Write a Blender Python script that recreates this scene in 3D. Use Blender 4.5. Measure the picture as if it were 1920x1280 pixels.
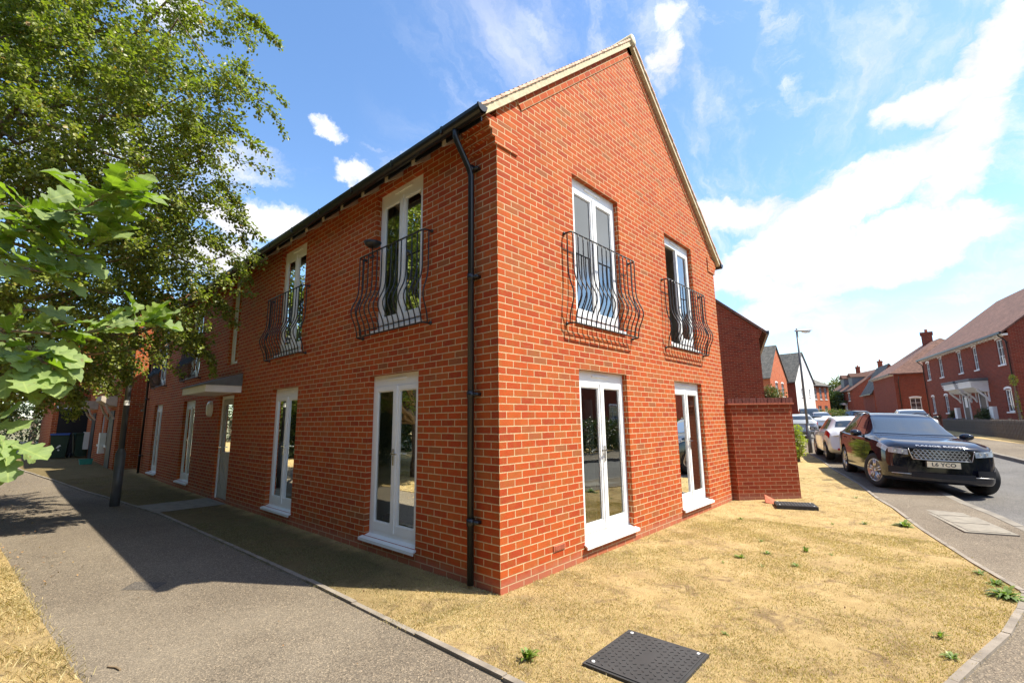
import bpy, bmesh, math, random
import numpy as np
from mathutils import Vector, Matrix
from mathutils.geometry import delaunay_2d_cdt
random.seed(7); RNG = np.random.default_rng(7)
PI = math.pi; R = math.radians
for o in list(bpy.data.objects): bpy.data.objects.remove(o)
S = bpy.context.scene
COL = S.collection

# ------------------------------------------------------------------ camera
CAMP = Vector((-3.38685, -3.28442, 1.63902))
r_ = Vector((0.67610639, -0.73668689, -0.013137)); u_ = Vector((-0.11300838, -0.12130105, 0.98616183)); f_ = Vector((0.72808602, 0.66526573, 0.1652642))
cd = bpy.data.cameras.new('camera'); cam = bpy.data.objects.new('camera', cd); COL.objects.link(cam)
m = Matrix((( r_.x, u_.x, -f_.x, CAMP.x), (r_.y, u_.y, -f_.y, CAMP.y), (r_.z, u_.z, -f_.z, CAMP.z), (0, 0, 0, 1)))
cam.matrix_world = m
cd.sensor_width = 36; cd.lens = 874.5 / 1920 * 36; cd.clip_start = 0.05; cd.clip_end = 3000
S.camera = cam
S.view_settings.view_transform = 'Standard'; S.view_settings.look = 'None'; S.view_settings.gamma = 1
S.view_settings.use_curve_mapping = False
S.view_settings.exposure = 1.1
try:
    S.cycles.max_bounces = 8; S.cycles.transparent_max_bounces = 12; S.cycles.caustics_reflective = False; S.cycles.caustics_refractive = False
except Exception: pass
# ------------------------------------------------------------------ sun and sky
SUND = Vector((0.36, -0.57, 1.0)).normalized()
sl = bpy.data.lights.new('sun', 'SUN'); sl.energy = 4.4; sl.angle = R(0.53); sl.color = (1.0, 0.935, 0.79)
so = bpy.data.objects.new('sun', sl); COL.objects.link(so); so.rotation_euler = SUND.to_track_quat('Z', 'Y').to_euler(); so.location = (20, -30, 50)
W = bpy.data.worlds.new('World'); S.world = W; W.use_nodes = True
def build_world():
    nt = W.node_tree; N = nt.nodes; L = nt.links; N.clear()
    out = N.new('ShaderNodeOutputWorld'); bg = N.new('ShaderNodeBackground'); L.new(bg.outputs[0], out.inputs[0])
    sky = N.new('ShaderNodeTexSky'); sky.sky_type = 'NISHITA'; sky.sun_disc = False
    sky.sun_elevation = math.asin(SUND.z); sky.sun_rotation = math.atan2(SUND.x, SUND.y)
    sky.air_density = 1.0; sky.dust_density = 0.6; sky.ozone_density = 2.2
    hs = N.new('ShaderNodeHueSaturation'); hs.inputs['Saturation'].default_value = 1.12; hs.inputs['Value'].default_value = 1.0
    L.new(sky.outputs[0], hs.inputs['Color'])
    tc = N.new('ShaderNodeTexCoord')
    def vm(op, a, b=None, out='Vector'):
        n = N.new('ShaderNodeVectorMath'); n.operation = op
        for i, v in enumerate((a, b)):
            if v is None: continue
            if hasattr(v, 'is_output'): L.new(v, n.inputs[i])
            elif op == 'SCALE' and i == 1: n.inputs['Scale'].default_value = v
            else: n.inputs[i].default_value = v
        return n.outputs[out]
    def mt(op, a, b=None, c=None, clamp=False):
        n = N.new('ShaderNodeMath'); n.operation = op; n.use_clamp = clamp
        for i, v in enumerate((a, b, c)):
            if v is None: continue
            if hasattr(v, 'is_output'): L.new(v, n.inputs[i])
            else: n.inputs[i].default_value = v
        return n.outputs[0]
    d = vm('NORMALIZE', tc.outputs['Generated'])
    def noise(vec, sc, det=6, rough=.6, col=False, dist=0):
        n = N.new('ShaderNodeTexNoise'); n.inputs['Scale'].default_value = sc; n.inputs['Detail'].default_value = det; n.inputs['Roughness'].default_value = rough
        n.inputs['Distortion'].default_value = dist
        L.new(vec, n.inputs['Vector']); return n.outputs['Color' if col else 'Fac']
    # direction warp so that cloud edges are ragged
    wv = vm('SUBTRACT', noise(d, 3.0, 7, .62, True), (.5, .5, .5)); wd = vm('ADD', d, vm('SCALE', wv, .17))
    wv2 = vm('SUBTRACT', noise(d, 13.0, 6, .65, True), (.5, .5, .5)); wd = vm('ADD', wd, vm('SCALE', wv2, .06))
    total = None
    # cloud banks: (direction, long axis end direction, length, width, strength) in world directions
    for (c, e, la, wa, st) in CLOUDS:
        c = Vector(c).normalized(); ax = Vector(e).normalized() - c; ax = (ax - c * ax.dot(c)).normalized(); ay = c.cross(ax)
        x = mt('DIVIDE', vm('DOT_PRODUCT', wd, tuple(ax), 'Value'), la); y = mt('DIVIDE', vm('DOT_PRODUCT', wd, tuple(ay), 'Value'), wa)
        r2 = mt('ADD', mt('MULTIPLY', x, x), mt('MULTIPLY', y, y))
        front = mt('GREATER_THAN', vm('DOT_PRODUCT', d, tuple(c), 'Value'), 0.0)
        b = mt('MULTIPLY', mt('SUBTRACT', 1.0, r2, None, True), st * 1.55); b = mt('MULTIPLY', b, front)
        total = b if total is None else mt('MAXIMUM', total, b)
    puff = noise(wd, 5.0, 9, .6)
    mp0 = N.new('ShaderNodeMapping'); mp0.inputs['Rotation'].default_value = (0, 0, R(-15)); mp0.inputs['Scale'].default_value = (1.0, 1.3, 5.0); L.new(wd, mp0.inputs['Vector'])
    strk = noise(mp0.outputs[0], 2.6, 9, .66, dist=.4)
    dens = mt('ADD', mt('ADD', total, mt('MULTIPLY', mt('SUBTRACT', puff, .5), 1.1)), mt('MULTIPLY', mt('SUBTRACT', strk, .57), 3.0))
    mr = N.new('ShaderNodeMapRange'); mr.interpolation_type = 'SMOOTHSTEP'; mr.inputs['From Min'].default_value = .05; mr.inputs['From Max'].default_value = .98
    L.new(dens, mr.inputs['Value'])
    # thin cirrus streaks everywhere, drawn along one world direction
    mp = N.new('ShaderNodeMapping'); mp.inputs['Rotation'].default_value = (R(20), R(-35), R(25)); mp.inputs['Scale'].default_value = (1.0, 4.2, 2.2); L.new(wd, mp.inputs['Vector'])
    ci = noise(mp.outputs[0], 1.7, 9, .64, dist=.6)
    mc = N.new('ShaderNodeMapRange'); mc.interpolation_type = 'SMOOTHSTEP'; mc.inputs['From Min'].default_value = .44; mc.inputs['From Max'].default_value = .74; mc.inputs['To Max'].default_value = .78
    L.new(ci, mc.inputs['Value'])
    gate = mt('MULTIPLY_ADD', vm('DOT_PRODUCT', d, tuple(Vector((0.98, -0.02, .35)).normalized()), 'Value'), 3.2, -1.7, True)
    cir = mt('MULTIPLY', mc.outputs[0], gate)
    fac = mt('MAXIMUM', mr.outputs[0], cir)
    mx = N.new('ShaderNodeMix'); mx.data_type = 'RGBA'; L.new(fac, mx.inputs[0]); L.new(hs.outputs[0], mx.inputs[6])
    # cloud brightness with soft grey variation
    sh = mt('MULTIPLY_ADD', noise(d, 6.0, 5, .55), 3.0, 2.3)
    cc = N.new('ShaderNodeCombineColor'); L.new(sh, cc.inputs[0]); L.new(sh, cc.inputs[1]); L.new(mt('MULTIPLY', sh, 1.06), cc.inputs[2])
    L.new(cc.outputs[0], mx.inputs[7])
    L.new(mx.outputs[2], bg.inputs['Color']); bg.inputs['Strength'].default_value = 0.142
def cdir(px, py): return f_ + (px - 960) / 874.5 * r_ - (py - 640) / 874.5 * u_
CLOUDS = [(cdir(*a), cdir(*b), la, wa, st) for a, b, la, wa, st in [
    ((1560, 400), (1850, 250), .34, .06, .95), ((1380, 400), (1620, 400), .2, .05, .7), ((1860, 190), (1900, 80), .2, .055, .9), ((1760, 195), (1850, 170), .09, .04, 1.1),
    ((1660, 480), (1850, 450), .2, .075, 1.15), ((1450, 600), (1700, 580), .3, .055, .75), ((1400, 520), (1600, 560), .2, .05, .7), ((1850, 560), (1900, 540), .16, .05, .6),
    ((1245, 110), (1255, 20), .13, .035, .6), ((1240, 160), (1320, 180), .06, .03, .5), ((620, 235), (660, 250), .04, .022, .75), ((650, 305), (690, 310), .045, .028, .75),
    ((500, 400), (620, 410), .17, .05, .95), ((420, 480), (520, 470), .12, .05, .9), ((340, 30), (400, 60), .08, .06, .8), ((1460, 60), (1500, 160), .12, .03, .3), ((1690, 60), (1700, 140), .07, .02, .3),
    ((200, 300), (400, 330), .3, .12, .5)]]
CLOUDS += [((-.3, -1, .35), (.2, -1, .4), .5, .2, .8), ((-.6, -.1, 1.), (.2, .1, 1.), .6, .1, .95), ((-.5, .3, 1.), (.2, .4, 1.), .5, .06, .8), ((-.3, -.5, 1.), (.2, -.3, 1.), .3, .08, .9), ((.5, -1, .2), (.8, -.8, .2), .4, .14, .8), ((.76, -.53, .42), (.9, -.3, .42), .5, .2, 1.)]
build_world()

# ------------------------------------------------------------------ material helpers
class NT:
    def __init__(s, name):
        s.m = bpy.data.materials.new(name); s.m.use_nodes = True; s.t = s.m.node_tree; s.N = s.t.nodes; s.L = s.t.links
        s.p = s.N['Principled BSDF']; s.out = s.N['Material Output']
    def n(s, typ, ins={}, **kw):
        n = s.N.new(typ)
        for k, v in kw.items(): setattr(n, k, v)
        for k, v in ins.items():
            if hasattr(v, 'is_output'): s.L.new(v, n.inputs[k])
            else: n.inputs[k].default_value = v
        return n
    def obj(s): return s.n('ShaderNodeTexCoord').outputs['Object']
    def pos(s): return s.n('ShaderNodeNewGeometry').outputs['Position']
    def noise(s, vec, sc, det=4, rough=.55, col=False, dist=0.):
        return s.n('ShaderNodeTexNoise', {'Vector': vec, 'Scale': sc, 'Detail': det, 'Roughness': rough, 'Distortion': dist}).outputs['Color' if col else 'Fac']
    def ramp(s, fac, stops, interp='LINEAR'):
        n = s.n('ShaderNodeValToRGB', {'Fac': fac}); cr = n.color_ramp; cr.interpolation = interp
        while len(cr.elements) < len(stops): cr.elements.new(.5)
        for e, (p, c) in zip(cr.elements, stops):
            e.position = p; e.color = tuple(c) + (1,) if len(c) == 3 else c
        return n.outputs[0]
    def mix(s, f, a, b, bt='MIX'):
        n = s.n('ShaderNodeMix', data_type='RGBA', blend_type=bt)
        for i, v in ((0, f), (6, a), (7, b)):
            if hasattr(v, 'is_output'): s.L.new(v, n.inputs[i])
            else: n.inputs[i].default_value = (tuple(v) + (1,) if i else v)
        return n.outputs[2]
    def math(s, op, a, b=0., c=0., clamp=False):
        n = s.n('ShaderNodeMath', operation=op, use_clamp=clamp)
        for i, v in enumerate((a, b, c)):
            if hasattr(v, 'is_output'): s.L.new(v, n.inputs[i])
            else: n.inputs[i].default_value = v
        return n.outputs[0]
    def rng(s, v, a, b, c=0., d=1.): return s.n('ShaderNodeMapRange', {'Value': v, 'From Min': a, 'From Max': b, 'To Min': c, 'To Max': d}).outputs[0]
    def bump(s, h, st=.3, dist=.01):
        b = s.n('ShaderNodeBump', {'Height': h, 'Strength': st, 'Distance': dist}); s.L.new(b.outputs[0], s.p.inputs['Normal']); return b
    def set(s, **kw):
        al = dict(col='Base Color', rough='Roughness', metal='Metallic', spec='Specular IOR Level', coat='Coat Weight', trans='Transmission Weight', ior='IOR', coatr='Coat Roughness', emis='Emission Color', es='Emission Strength')
        for k, v in kw.items():
            i = s.p.inputs[al[k]]
            if hasattr(v, 'is_output'): s.L.new(v, i)
            else: i.default_value = (tuple(v) + (1,)) if isinstance(v, (tuple, list)) and len(v) == 3 else v
        return s
def flat(name, col, rough=.5, metal=0., var=.12, sc=6., spec=.5, coat=0., bump=0.):
    t = NT(name); o = t.obj(); f = t.noise(o, sc, 5)
    c = t.mix(t.rng(f, .3, .7), [x * (1 - var) for x in col], [min(1, x * (1 + var)) for x in col])
    t.set(col=c, rough=rough, metal=metal, spec=spec, coat=coat)
    if bump: t.bump(t.noise(o, sc * 12, 4), bump, .004)
    return t.m
def brick_mat(name, stops, mortar, bw=.225, rh=.075, ms=.0062, plinth=False, shift=(0, 0), bumpd=.006, fl=0.):
    t = NT(name); uv = t.n('ShaderNodeUVMap').outputs[0]
    mp = t.n('ShaderNodeMapping', {'Vector': uv, 'Location': (shift[0], shift[1], 0)}).outputs[0]
    wob = t.noise(t.n('ShaderNodeMapping', {'Vector': uv, 'Scale': (14, 14, 14)}).outputs[0], 1.0, 3, col=True)
    wv = t.n('ShaderNodeVectorMath', {0: wob, 1: (.5, .5, .5)}, operation='SUBTRACT').outputs[0]
    ws = t.n('ShaderNodeVectorMath', {0: wv}, operation='SCALE'); ws.inputs['Scale'].default_value = .004
    mp = t.n('ShaderNodeVectorMath', {0: mp, 1: ws.outputs[0]}, operation='ADD').outputs[0]
    b = t.n('ShaderNodeTexBrick', {'Vector': mp, 'Color1': (0, 0, 0, 1), 'Color2': (1, 1, 1, 1), 'Mortar': (.5, .5, .5, 1), 'Scale': 1., 'Mortar Size': ms, 'Mortar Smooth': .25, 'Bias': 0., 'Brick Width': bw, 'Row Height': rh})
    b.offset = .5
    base = t.ramp(b.outputs['Color'], stops)
    big = t.noise(uv, 1.1, 3); fine = t.noise(uv, 55., 5, .7); mid = t.noise(uv, 9., 4, .6)
    base = t.mix(t.rng(mid, .35, .75, 0, .5), base, t.mix(.5, base, [c * .55 for c in stops[0][1]]))
    base = t.mix(t.rng(fine, .55, .8, 0, .35), base, [min(1, c * 1.5 + .01) for c in stops[-1][1]])
    base = t.mix(t.rng(big, .3, .75, 0, .16), base, [x * .62 for x in stops[1][1]])
    blo = t.noise(uv, 11., 4, .6, dist=.5); base = t.mix(t.rng(blo, .48, .68, 0, .55), base, [stops[2][1][0] * .68, stops[2][1][1] * 1.55, stops[2][1][2] * 1.7])
    mo = t.mix(t.rng(t.noise(uv, 3.5, 4), .3, .7), [c * .82 for c in mortar], [min(1, c * 1.12) for c in mortar])
    mo = t.mix(t.rng(fine, .4, .8, 0, .6), mo, [c * .7 for c in mortar]); mo = t.mix(t.rng(t.noise(uv, 24., 3), .5, .75, 0, .55), mo, [c * .9 for c in stops[2][1]])
    
    col = t.mix(b.outputs['Fac'], base, mo)
    st_ = t.noise(t.n('ShaderNodeMapping', {'Vector': uv, 'Scale': (1.6, .22, 1.)}).outputs[0], 1.5, 6, .7); col = t.mix(t.rng(st_, .5, .75, 0, .18), col, [x * .5 for x in stops[1][1]])
    if plinth:
        sx = t.n('ShaderNodeSeparateXYZ', {0: uv}); lo = t.rng(t.math('ADD', sx.outputs[1], t.math('MULTIPLY', t.math('SUBTRACT', mid, .5), .16)), .17, .08)
        col = t.mix(t.math('MULTIPLY', t.math('MINIMUM', t.math('MAXIMUM', lo, 0.), 1.), .36), col, (.36, .2, .14))
        spl = t.math('MULTIPLY', t.rng(t.noise(uv, 2.3, 6, .7), .62, .78), .22); col = t.mix(spl, col, (.5, .36, .3))
    t.set(col=col, rough=.88, spec=.25)
    h = t.math('ADD', t.math('MULTIPLY', t.math('SUBTRACT', 1., b.outputs['Fac']), 1.), t.math('MULTIPLY', fine, .45))
    t.bump(h, .7, bumpd)
    return t.m
def glass_mat(name, tint=(.02, .03, .03), refl=.2):
    t = NT(name); N = t.n
    tr = N('ShaderNodeBsdfTransparent', {'Color': (.62, .68, .64, 1)}); gl = N('ShaderNodeBsdfGlossy', {'Color': (.95, 1, .97, 1), 'Roughness': .012})
    wav = t.noise(t.obj(), 1.6, 2); bp = N('ShaderNodeBump', {'Height': wav, 'Strength': .035, 'Distance': .06}); t.L.new(bp.outputs[0], gl.inputs['Normal'])
    fr = N('ShaderNodeFresnel', {'IOR': 1.62}); f = t.math('ADD', t.math('MULTIPLY', fr.outputs[0], 1.15), refl, clamp=True)
    mx = N('ShaderNodeMixShader', {0: f, 1: tr.outputs[0], 2: gl.outputs[0]}); t.L.new(mx.outputs[0], t.out.inputs[0]); return t.m
def darkglass(name, col=(.012, .016, .016), rough=.03):
    t = NT(name); t.set(col=col, rough=rough, spec=.6, coat=1., ior=1.6); return t.m

M = {}
BR_STOPS = [(0., (.33, .048, .014)), (.2, (.39, .056, .013)), (.45, (.44, .07, .013)), (.68, (.46, .084, .014)), (.84, (.44, .10, .022)), (.95, (.36, .095, .03)), (1., (.27, .095, .038))]
M['brick'] = brick_mat('orange red brick', BR_STOPS, (.58, .43, .25), plinth=True)
M['brick_side'] = M['brick']
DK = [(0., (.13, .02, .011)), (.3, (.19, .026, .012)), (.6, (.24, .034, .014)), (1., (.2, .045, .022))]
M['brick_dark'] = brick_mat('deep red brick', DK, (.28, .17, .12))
M['brick_wall'] = brick_mat('garden wall brick', [(0., (.20, .028, .010)), (.5, (.27, .038, .011)), (1., (.31, .05, .015))], (.42, .22, .12), plinth=True)
M['brick_street'] = brick_mat('street red brick', [(0., (.15, .026, .015)), (.5, (.22, .033, .017)), (1., (.27, .045, .022))], (.28, .15, .11), ms=.008)
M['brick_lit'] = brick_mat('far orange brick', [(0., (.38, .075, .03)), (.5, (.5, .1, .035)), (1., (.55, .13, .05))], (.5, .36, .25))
M['upvc'] = flat('white window frame', (.80, .81, .80), .32, var=.03, sc=3)
M['wood_pale'] = flat('pale rafter timber', (.50, .42, .33), .8, var=.2, sc=5)
M['wood_dark'] = flat('dark fence timber', (.12, .10, .08), .85, var=.35, sc=9, bump=.3)
M['black'] = flat('black plastic', (.012, .013, .015), .32, var=.2)
M['iron'] = flat('black painted iron', (.022, .022, .024), .42, var=.25, sc=30)
M['glass'] = glass_mat('window glass')
M['carglass'] = darkglass('car glass', (.03, .04, .045), .02)
M['room'] = flat('interior plaster', (.62, .60, .55), .9, var=.05)
M['roomfloor'] = flat('interior floor', (.30, .22, .15), .6, var=.2)
M['curtain'] = flat('white curtain', (.75, .74, .70), .9, var=.06)
M['chrome'] = flat('metal handle', (.75, .74, .72), .22, metal=1., var=.04)
M['white'] = flat('white paint', (.82, .81, .78), .5, var=.04)
M['render'] = flat('white rendered wall', (.80, .80, .78), .8, var=.05, sc=2)
M['lead'] = flat('grey lead sheet', (.13, .14, .15), .6, var=.2)
M['mortar'] = flat('verge mortar', (.52, .44, .29), .9, var=.2, sc=14, bump=.4)
M['tile_edge'] = flat('clay tile edge', (.62, .42, .30), .85, var=.3, sc=12, bump=.3)
M['post'] = flat('dark painted steel column', (.085, .09, .095), .42, var=.2, sc=4)
M['galv'] = flat('grey lamp housing', (.42, .43, .42), .5, var=.1)
M['lens'] = flat('lamp lens', (.75, .75, .70), .2, var=.03)
M['tyre'] = flat('tyre rubber', (.016, .016, .017), .8, var=.2)
M['alloy'] = flat('silver alloy', (.58, .56, .54), .3, metal=.85, var=.05)
M['terracotta'] = flat('terracotta', (.42, .12, .06), .85, var=.2, sc=20)
M['cover'] = flat('grey composite cover', (.088, .088, .088), .6, var=.22, sc=9, bump=.3)
M['coverdark'] = flat('dark cover stud', (.035, .034, .034), .7, var=.2)
M['concrete'] = flat('concrete', (.235, .208, .165), .9, var=.22, sc=7, bump=.5)
M['edging'] = flat('concrete edging', (.24, .205, .165), .92, var=.3, sc=5, bump=.5)
M['kerb'] = flat('kerb stone', (.21, .185, .15), .9, var=.2, sc=3, bump=.4)
M['bark'] = flat('tree bark', (.16, .125, .095), .95, var=.4, sc=10, bump=.8)
M['twig'] = flat('twig bark', (.22, .16, .10), .9, var=.3, sc=20)
M['plate'] = flat('front number plate', (.95, .84, .58), .4, var=.02)
M['redlamp'] = NT('red tail lamp').set(col=(.42, .008, .012), rough=.12, coat=.8).m
M['headlamp'] = flat('headlamp lens', (.45, .5, .53), .08, var=.3, sc=14, coat=.8)
M['gloss_black'] = flat('gloss black trim', (.01, .01, .011), .12, var=.1, coat=.6)
M['green_bin'] = flat('dark green bin', (.02, .05, .035), .5, var=.15)
M['blue'] = flat('blue bin lid', (.03, .09, .35), .5, var=.1)
M['teal'] = flat('teal box', (.05, .35, .3), .5, var=.1)
M['dark'] = flat('dark opening', (.02, .018, .016), .9)
M['door_dark'] = flat('dark painted door', (.04, .045, .05), .45)
M['stone'] = flat('mossy stone', (.30, .22, .09), .95, var=.5, sc=30, bump=.8)
def paint(name, col):
    t = NT(name); o = t.obj(); fl = t.n('ShaderNodeTexNoise', {'Vector': o, 'Scale': 900., 'Detail': 1.}).outputs[0]
    t.set(col=t.mix(t.rng(fl, .5, .8, 0, .25), col, [min(1, c * 1.8 + .02) for c in col]), rough=.07, metal=.0, coat=.0, spec=.75); return t.m
M['paint_black'] = paint('black car paint', (.008, .009, .016)); M['paint_white'] = paint('white car paint', (.78, .78, .77)); M['paint_grey'] = paint('silver car paint', (.38, .4, .42)); M['paint_dark'] = paint('dark grey car paint', (.025, .03, .035))
def tiles(name, stops, gauge=.11):
    t = NT(name); uv = t.n('ShaderNodeUVMap').outputs[0]
    b = t.n('ShaderNodeTexBrick', {'Vector': uv, 'Color1': (0, 0, 0, 1), 'Color2': (1, 1, 1, 1), 'Mortar': (0, 0, 0, 1), 'Scale': 1., 'Mortar Size': .004, 'Mortar Smooth': .1, 'Brick Width': .165, 'Row Height': gauge})
    c = t.ramp(b.outputs['Color'], stops); n = t.noise(uv, .8, 4)
    c = t.mix(t.rng(n, .35, .7, 0, .4), c, [x * .6 for x in stops[0][1]])
    c = t.mix(b.outputs['Fac'], c, [x * .35 for x in stops[0][1]])
    sx = t.n('ShaderNodeSeparateXYZ', {0: uv}); saw = t.math('FRACT', t.math('DIVIDE', sx.outputs[1], gauge))
    t.set(col=c, rough=.85, spec=.3); t.bump(t.math('SUBTRACT', 1., saw), .8, .02); return t.m
M['tile'] = tiles('clay roof tile', [(0., (.24, .105, .07)), (.5, (.33, .15, .10)), (1., (.38, .19, .13))])
M['tile_brown'] = tiles('brown roof tile', [(0., (.13, .068, .05)), (.5, (.19, .095, .068)), (1., (.24, .125, .09))])
M['slate'] = tiles('grey roof tile', [(0., (.10, .095, .085)), (.5, (.145, .135, .115)), (1., (.18, .165, .14))], .2)
def tarmac(name, a, b, speck):
    t = NT(name); p = t.pos(); big = t.noise(p, .7, 5); g = t.n('ShaderNodeTexVoronoi', {'Vector': p, 'Scale': 130.}); f = t.noise(p, 160., 3, .7); mid = t.noise(p, 9., 5, .7)
    c = t.mix(t.rng(big, .3, .7), a, b)
    sp = t.ramp(t.n('ShaderNodeSeparateColor', {0: g.outputs['Color']}).outputs[0], [(0., (.45, .42, .40)), (.55, (.95, .95, .95)), (.85, (1.25, 1.2, 1.12)), (1., (2.1, 2.0, 1.85))])
    c = t.mix(1., c, sp, 'MULTIPLY'); c = t.mix(t.rng(mid, .35, .75, 0, .35), c, [x * .72 for x in a])
    c = t.mix(t.rng(t.noise(p, 28., 4, .7), .66, .72, 0, .55), c, speck)
    wv = t.n('ShaderNodeVectorMath', {0: t.noise(p, 1.3, 6, .7, True), 1: p}, operation='ADD').outputs[0]
    cr = t.n('ShaderNodeTexVoronoi', {'Vector': wv, 'Scale': .38}, feature='DISTANCE_TO_EDGE').outputs['Distance']
    c = t.mix(t.math('MULTIPLY', t.rng(cr, .006, .001), t.rng(t.noise(p, .5, 3), .5, .6, 0, .55), clamp=True), c, [x * .35 for x in a])
    c = t.mix(t.rng(t.noise(p, .33, 6, .7), .5, .7, 0, .5), c, [x * 1.28 for x in b]); c = t.mix(t.rng(t.noise(p, 1.9, 7, .75), .6, .75, 0, .4), c, [a[0] * .8, a[1] * .68, a[2] * .62])
    t.set(col=c, rough=.92, spec=.25); t.bump(t.math('ADD', g.outputs['Distance'], t.math('MULTIPLY', f, .5)), .55, .006); return t.m
M['tarmac'] = tarmac('worn grey footpath tarmac', (.155, .128, .098), (.205, .172, .13), (.30, .25, .19))
M['road'] = tarmac('street tarmac', (.13, .125, .122), (.165, .158, .15), (.24, .22, .19))
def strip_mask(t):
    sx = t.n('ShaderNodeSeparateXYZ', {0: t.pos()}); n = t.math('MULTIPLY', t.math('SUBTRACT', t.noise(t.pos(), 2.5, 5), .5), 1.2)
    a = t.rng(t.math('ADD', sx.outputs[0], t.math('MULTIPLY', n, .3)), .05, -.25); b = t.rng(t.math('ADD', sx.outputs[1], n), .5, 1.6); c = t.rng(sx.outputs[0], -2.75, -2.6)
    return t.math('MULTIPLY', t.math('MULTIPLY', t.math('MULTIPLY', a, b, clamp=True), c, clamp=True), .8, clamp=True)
def drygrass(name, green=.0):
    t = NT(name); p = t.pos(); big = t.noise(p, .9, 6, .65); mid = t.noise(p, 5.5, 6, .7, dist=.4); f = t.noise(p, 90., 5, .75)
    c = t.ramp(mid, [(.25, (.36, .25, .12)), (.42, (.49, .35, .16)), (.58, (.57, .42, .20)), (.8, (.64, .50, .27))])
    c = t.mix(t.rng(big, .5, .68, 0, .5), c, (.34, .24, .13)); c = t.mix(t.rng(t.noise(p, 3.1, 7, .75, dist=.8), .53, .64, 0, .8), c, (.2, .14, .085)); c = t.mix(t.rng(t.noise(p, 14., 5, .75, dist=.5), .58, .68, 0, .7), c, (.16, .11, .06))
    c = t.mix(t.rng(f, .4, .75, 0, .5), c, (.2, .13, .06))
    c = t.mix(t.rng(t.noise(p, 2.2, 5, .7), .6, .76, 0, .2 + green), c, (.17, .17, .055))
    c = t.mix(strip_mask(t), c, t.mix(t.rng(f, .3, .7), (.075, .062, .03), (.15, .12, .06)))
    t.set(col=c, rough=.95, spec=.1); t.bump(t.math('ADD', f, mid), 1., .02); return t.m
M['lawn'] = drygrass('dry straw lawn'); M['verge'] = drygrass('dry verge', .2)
t = NT('earth'); p = t.pos(); t.set(col=t.ramp(t.noise(p, .35, 6), [(.3, (.10, .11, .045)), (.55, (.2, .17, .09)), (.75, (.26, .22, .12))]), rough=.95); t.bump(t.noise(p, 20., 4), .5, .03); M['earth'] = t.m
def leafmat(name, stops, trans=.42, rough=.42, veins=False):
    t = NT(name); g = t.n('ShaderNodeNewGeometry'); rnd = g.outputs['Random Per Island']
    c = t.ramp(rnd, stops); c = t.mix(t.rng(t.noise(t.pos(), 1.1, 3), .3, .7, 0, .4), c, [x * .6 for x in stops[0][1]])
    c = t.mix(t.rng(t.noise(t.pos(), 120. if not veins else 60., 3), .4, .8, 0, .3), c, [min(1, x * 1.5) for x in stops[-1][1]])
    if name == 'dry grass blade': c = t.mix(t.rng(t.noise(t.pos(), 2.6, 6, .7), .48, .62, 0, .35), c, (.42, .28, .13)); c = t.mix(t.rng(t.noise(t.pos(), 6., 5, .7), .6, .7, 0, .5), c, (.3, .22, .12))
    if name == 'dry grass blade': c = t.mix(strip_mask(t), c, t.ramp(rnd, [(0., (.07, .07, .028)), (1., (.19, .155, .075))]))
    bf = g.outputs['Backfacing']; c2 = t.mix(t.math('MULTIPLY', bf, .4 if veins else .3), c, (.30, .38, .22) if veins else (.16, .2, .09))
    t.set(col=c2, rough=rough, spec=.25 if veins else .45)
    if veins:
        lx = t.n('ShaderNodeAttribute', attribute_name='lx').outputs['Fac']; ly = t.n('ShaderNodeAttribute', attribute_name='ly').outputs['Fac']
        sv = t.math('FRACT', t.math('MULTIPLY', t.math('SUBTRACT', lx, t.math('MULTIPLY', ly, .75)), 8.)); v1 = t.rng(t.math('ABSOLUTE', t.math('SUBTRACT', sv, .5)), .09, .03); v2 = t.rng(ly, .022, .008)
        c2 = t.mix(t.math('MULTIPLY', t.math('MAXIMUM', t.math('MULTIPLY', v1, .6), v2, clamp=True), .65), c2, (.38, .46, .14)); c2 = t.mix(t.rng(t.noise(t.pos(), 45., 3), .66, .72, 0, .8), c2, (.2, .13, .05)); t.set(col=c2)
    tr = t.n('ShaderNodeBsdfTranslucent', {'Color': t.mix(1., c, (1.25, 1.5, .5), 'MULTIPLY')})
    mx = t.n('ShaderNodeMixShader', {0: trans, 1: t.p.outputs[0], 2: tr.outputs[0]}); t.L.new(mx.outputs[0], t.out.inputs[0]); return t.m
M['leaf'] = leafmat('small tree leaf', [(0., (.075, .12, .016)), (.35, (.16, .235, .03)), (.65, (.24, .31, .05)), (.92, (.32, .37, .07)), (.98, (.36, .30, .07)), (1., (.34, .15, .04))])
M['oakleaf'] = leafmat('oak leaf', [(0., (.11, .165, .02)), (.5, (.17, .25, .03)), (1., (.25, .34, .05))], .42, .6, True)
M['darkleaf'] = leafmat('dark hedge leaf', [(0., (.02, .035, .01)), (.5, (.045, .07, .02)), (1., (.08, .11, .035))], .2)
M['brightleaf'] = leafmat('yellow green leaf', [(0., (.22, .28, .03)), (.5, (.36, .40, .05)), (1., (.45, .45, .09))], .3)
M['midleaf'] = leafmat('mid green leaf', [(0., (.06, .1, .025)), (.5, (.11, .16, .04)), (.9, (.16, .2, .06)), (1., (.3, .16, .14))], .25)
M['weed'] = leafmat('weed leaf', [(0., (.1, .17, .025)), (.5, (.18, .27, .04)), (1., (.28, .36, .07))], .3)
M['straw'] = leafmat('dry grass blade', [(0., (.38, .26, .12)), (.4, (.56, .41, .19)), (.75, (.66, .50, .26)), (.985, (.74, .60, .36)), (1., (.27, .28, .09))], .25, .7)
M['litter'] = leafmat('fallen leaf', [(0., (.16, .07, .03)), (.5, (.28, .14, .06)), (1., (.42, .3, .12))], .1, .7)

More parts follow.
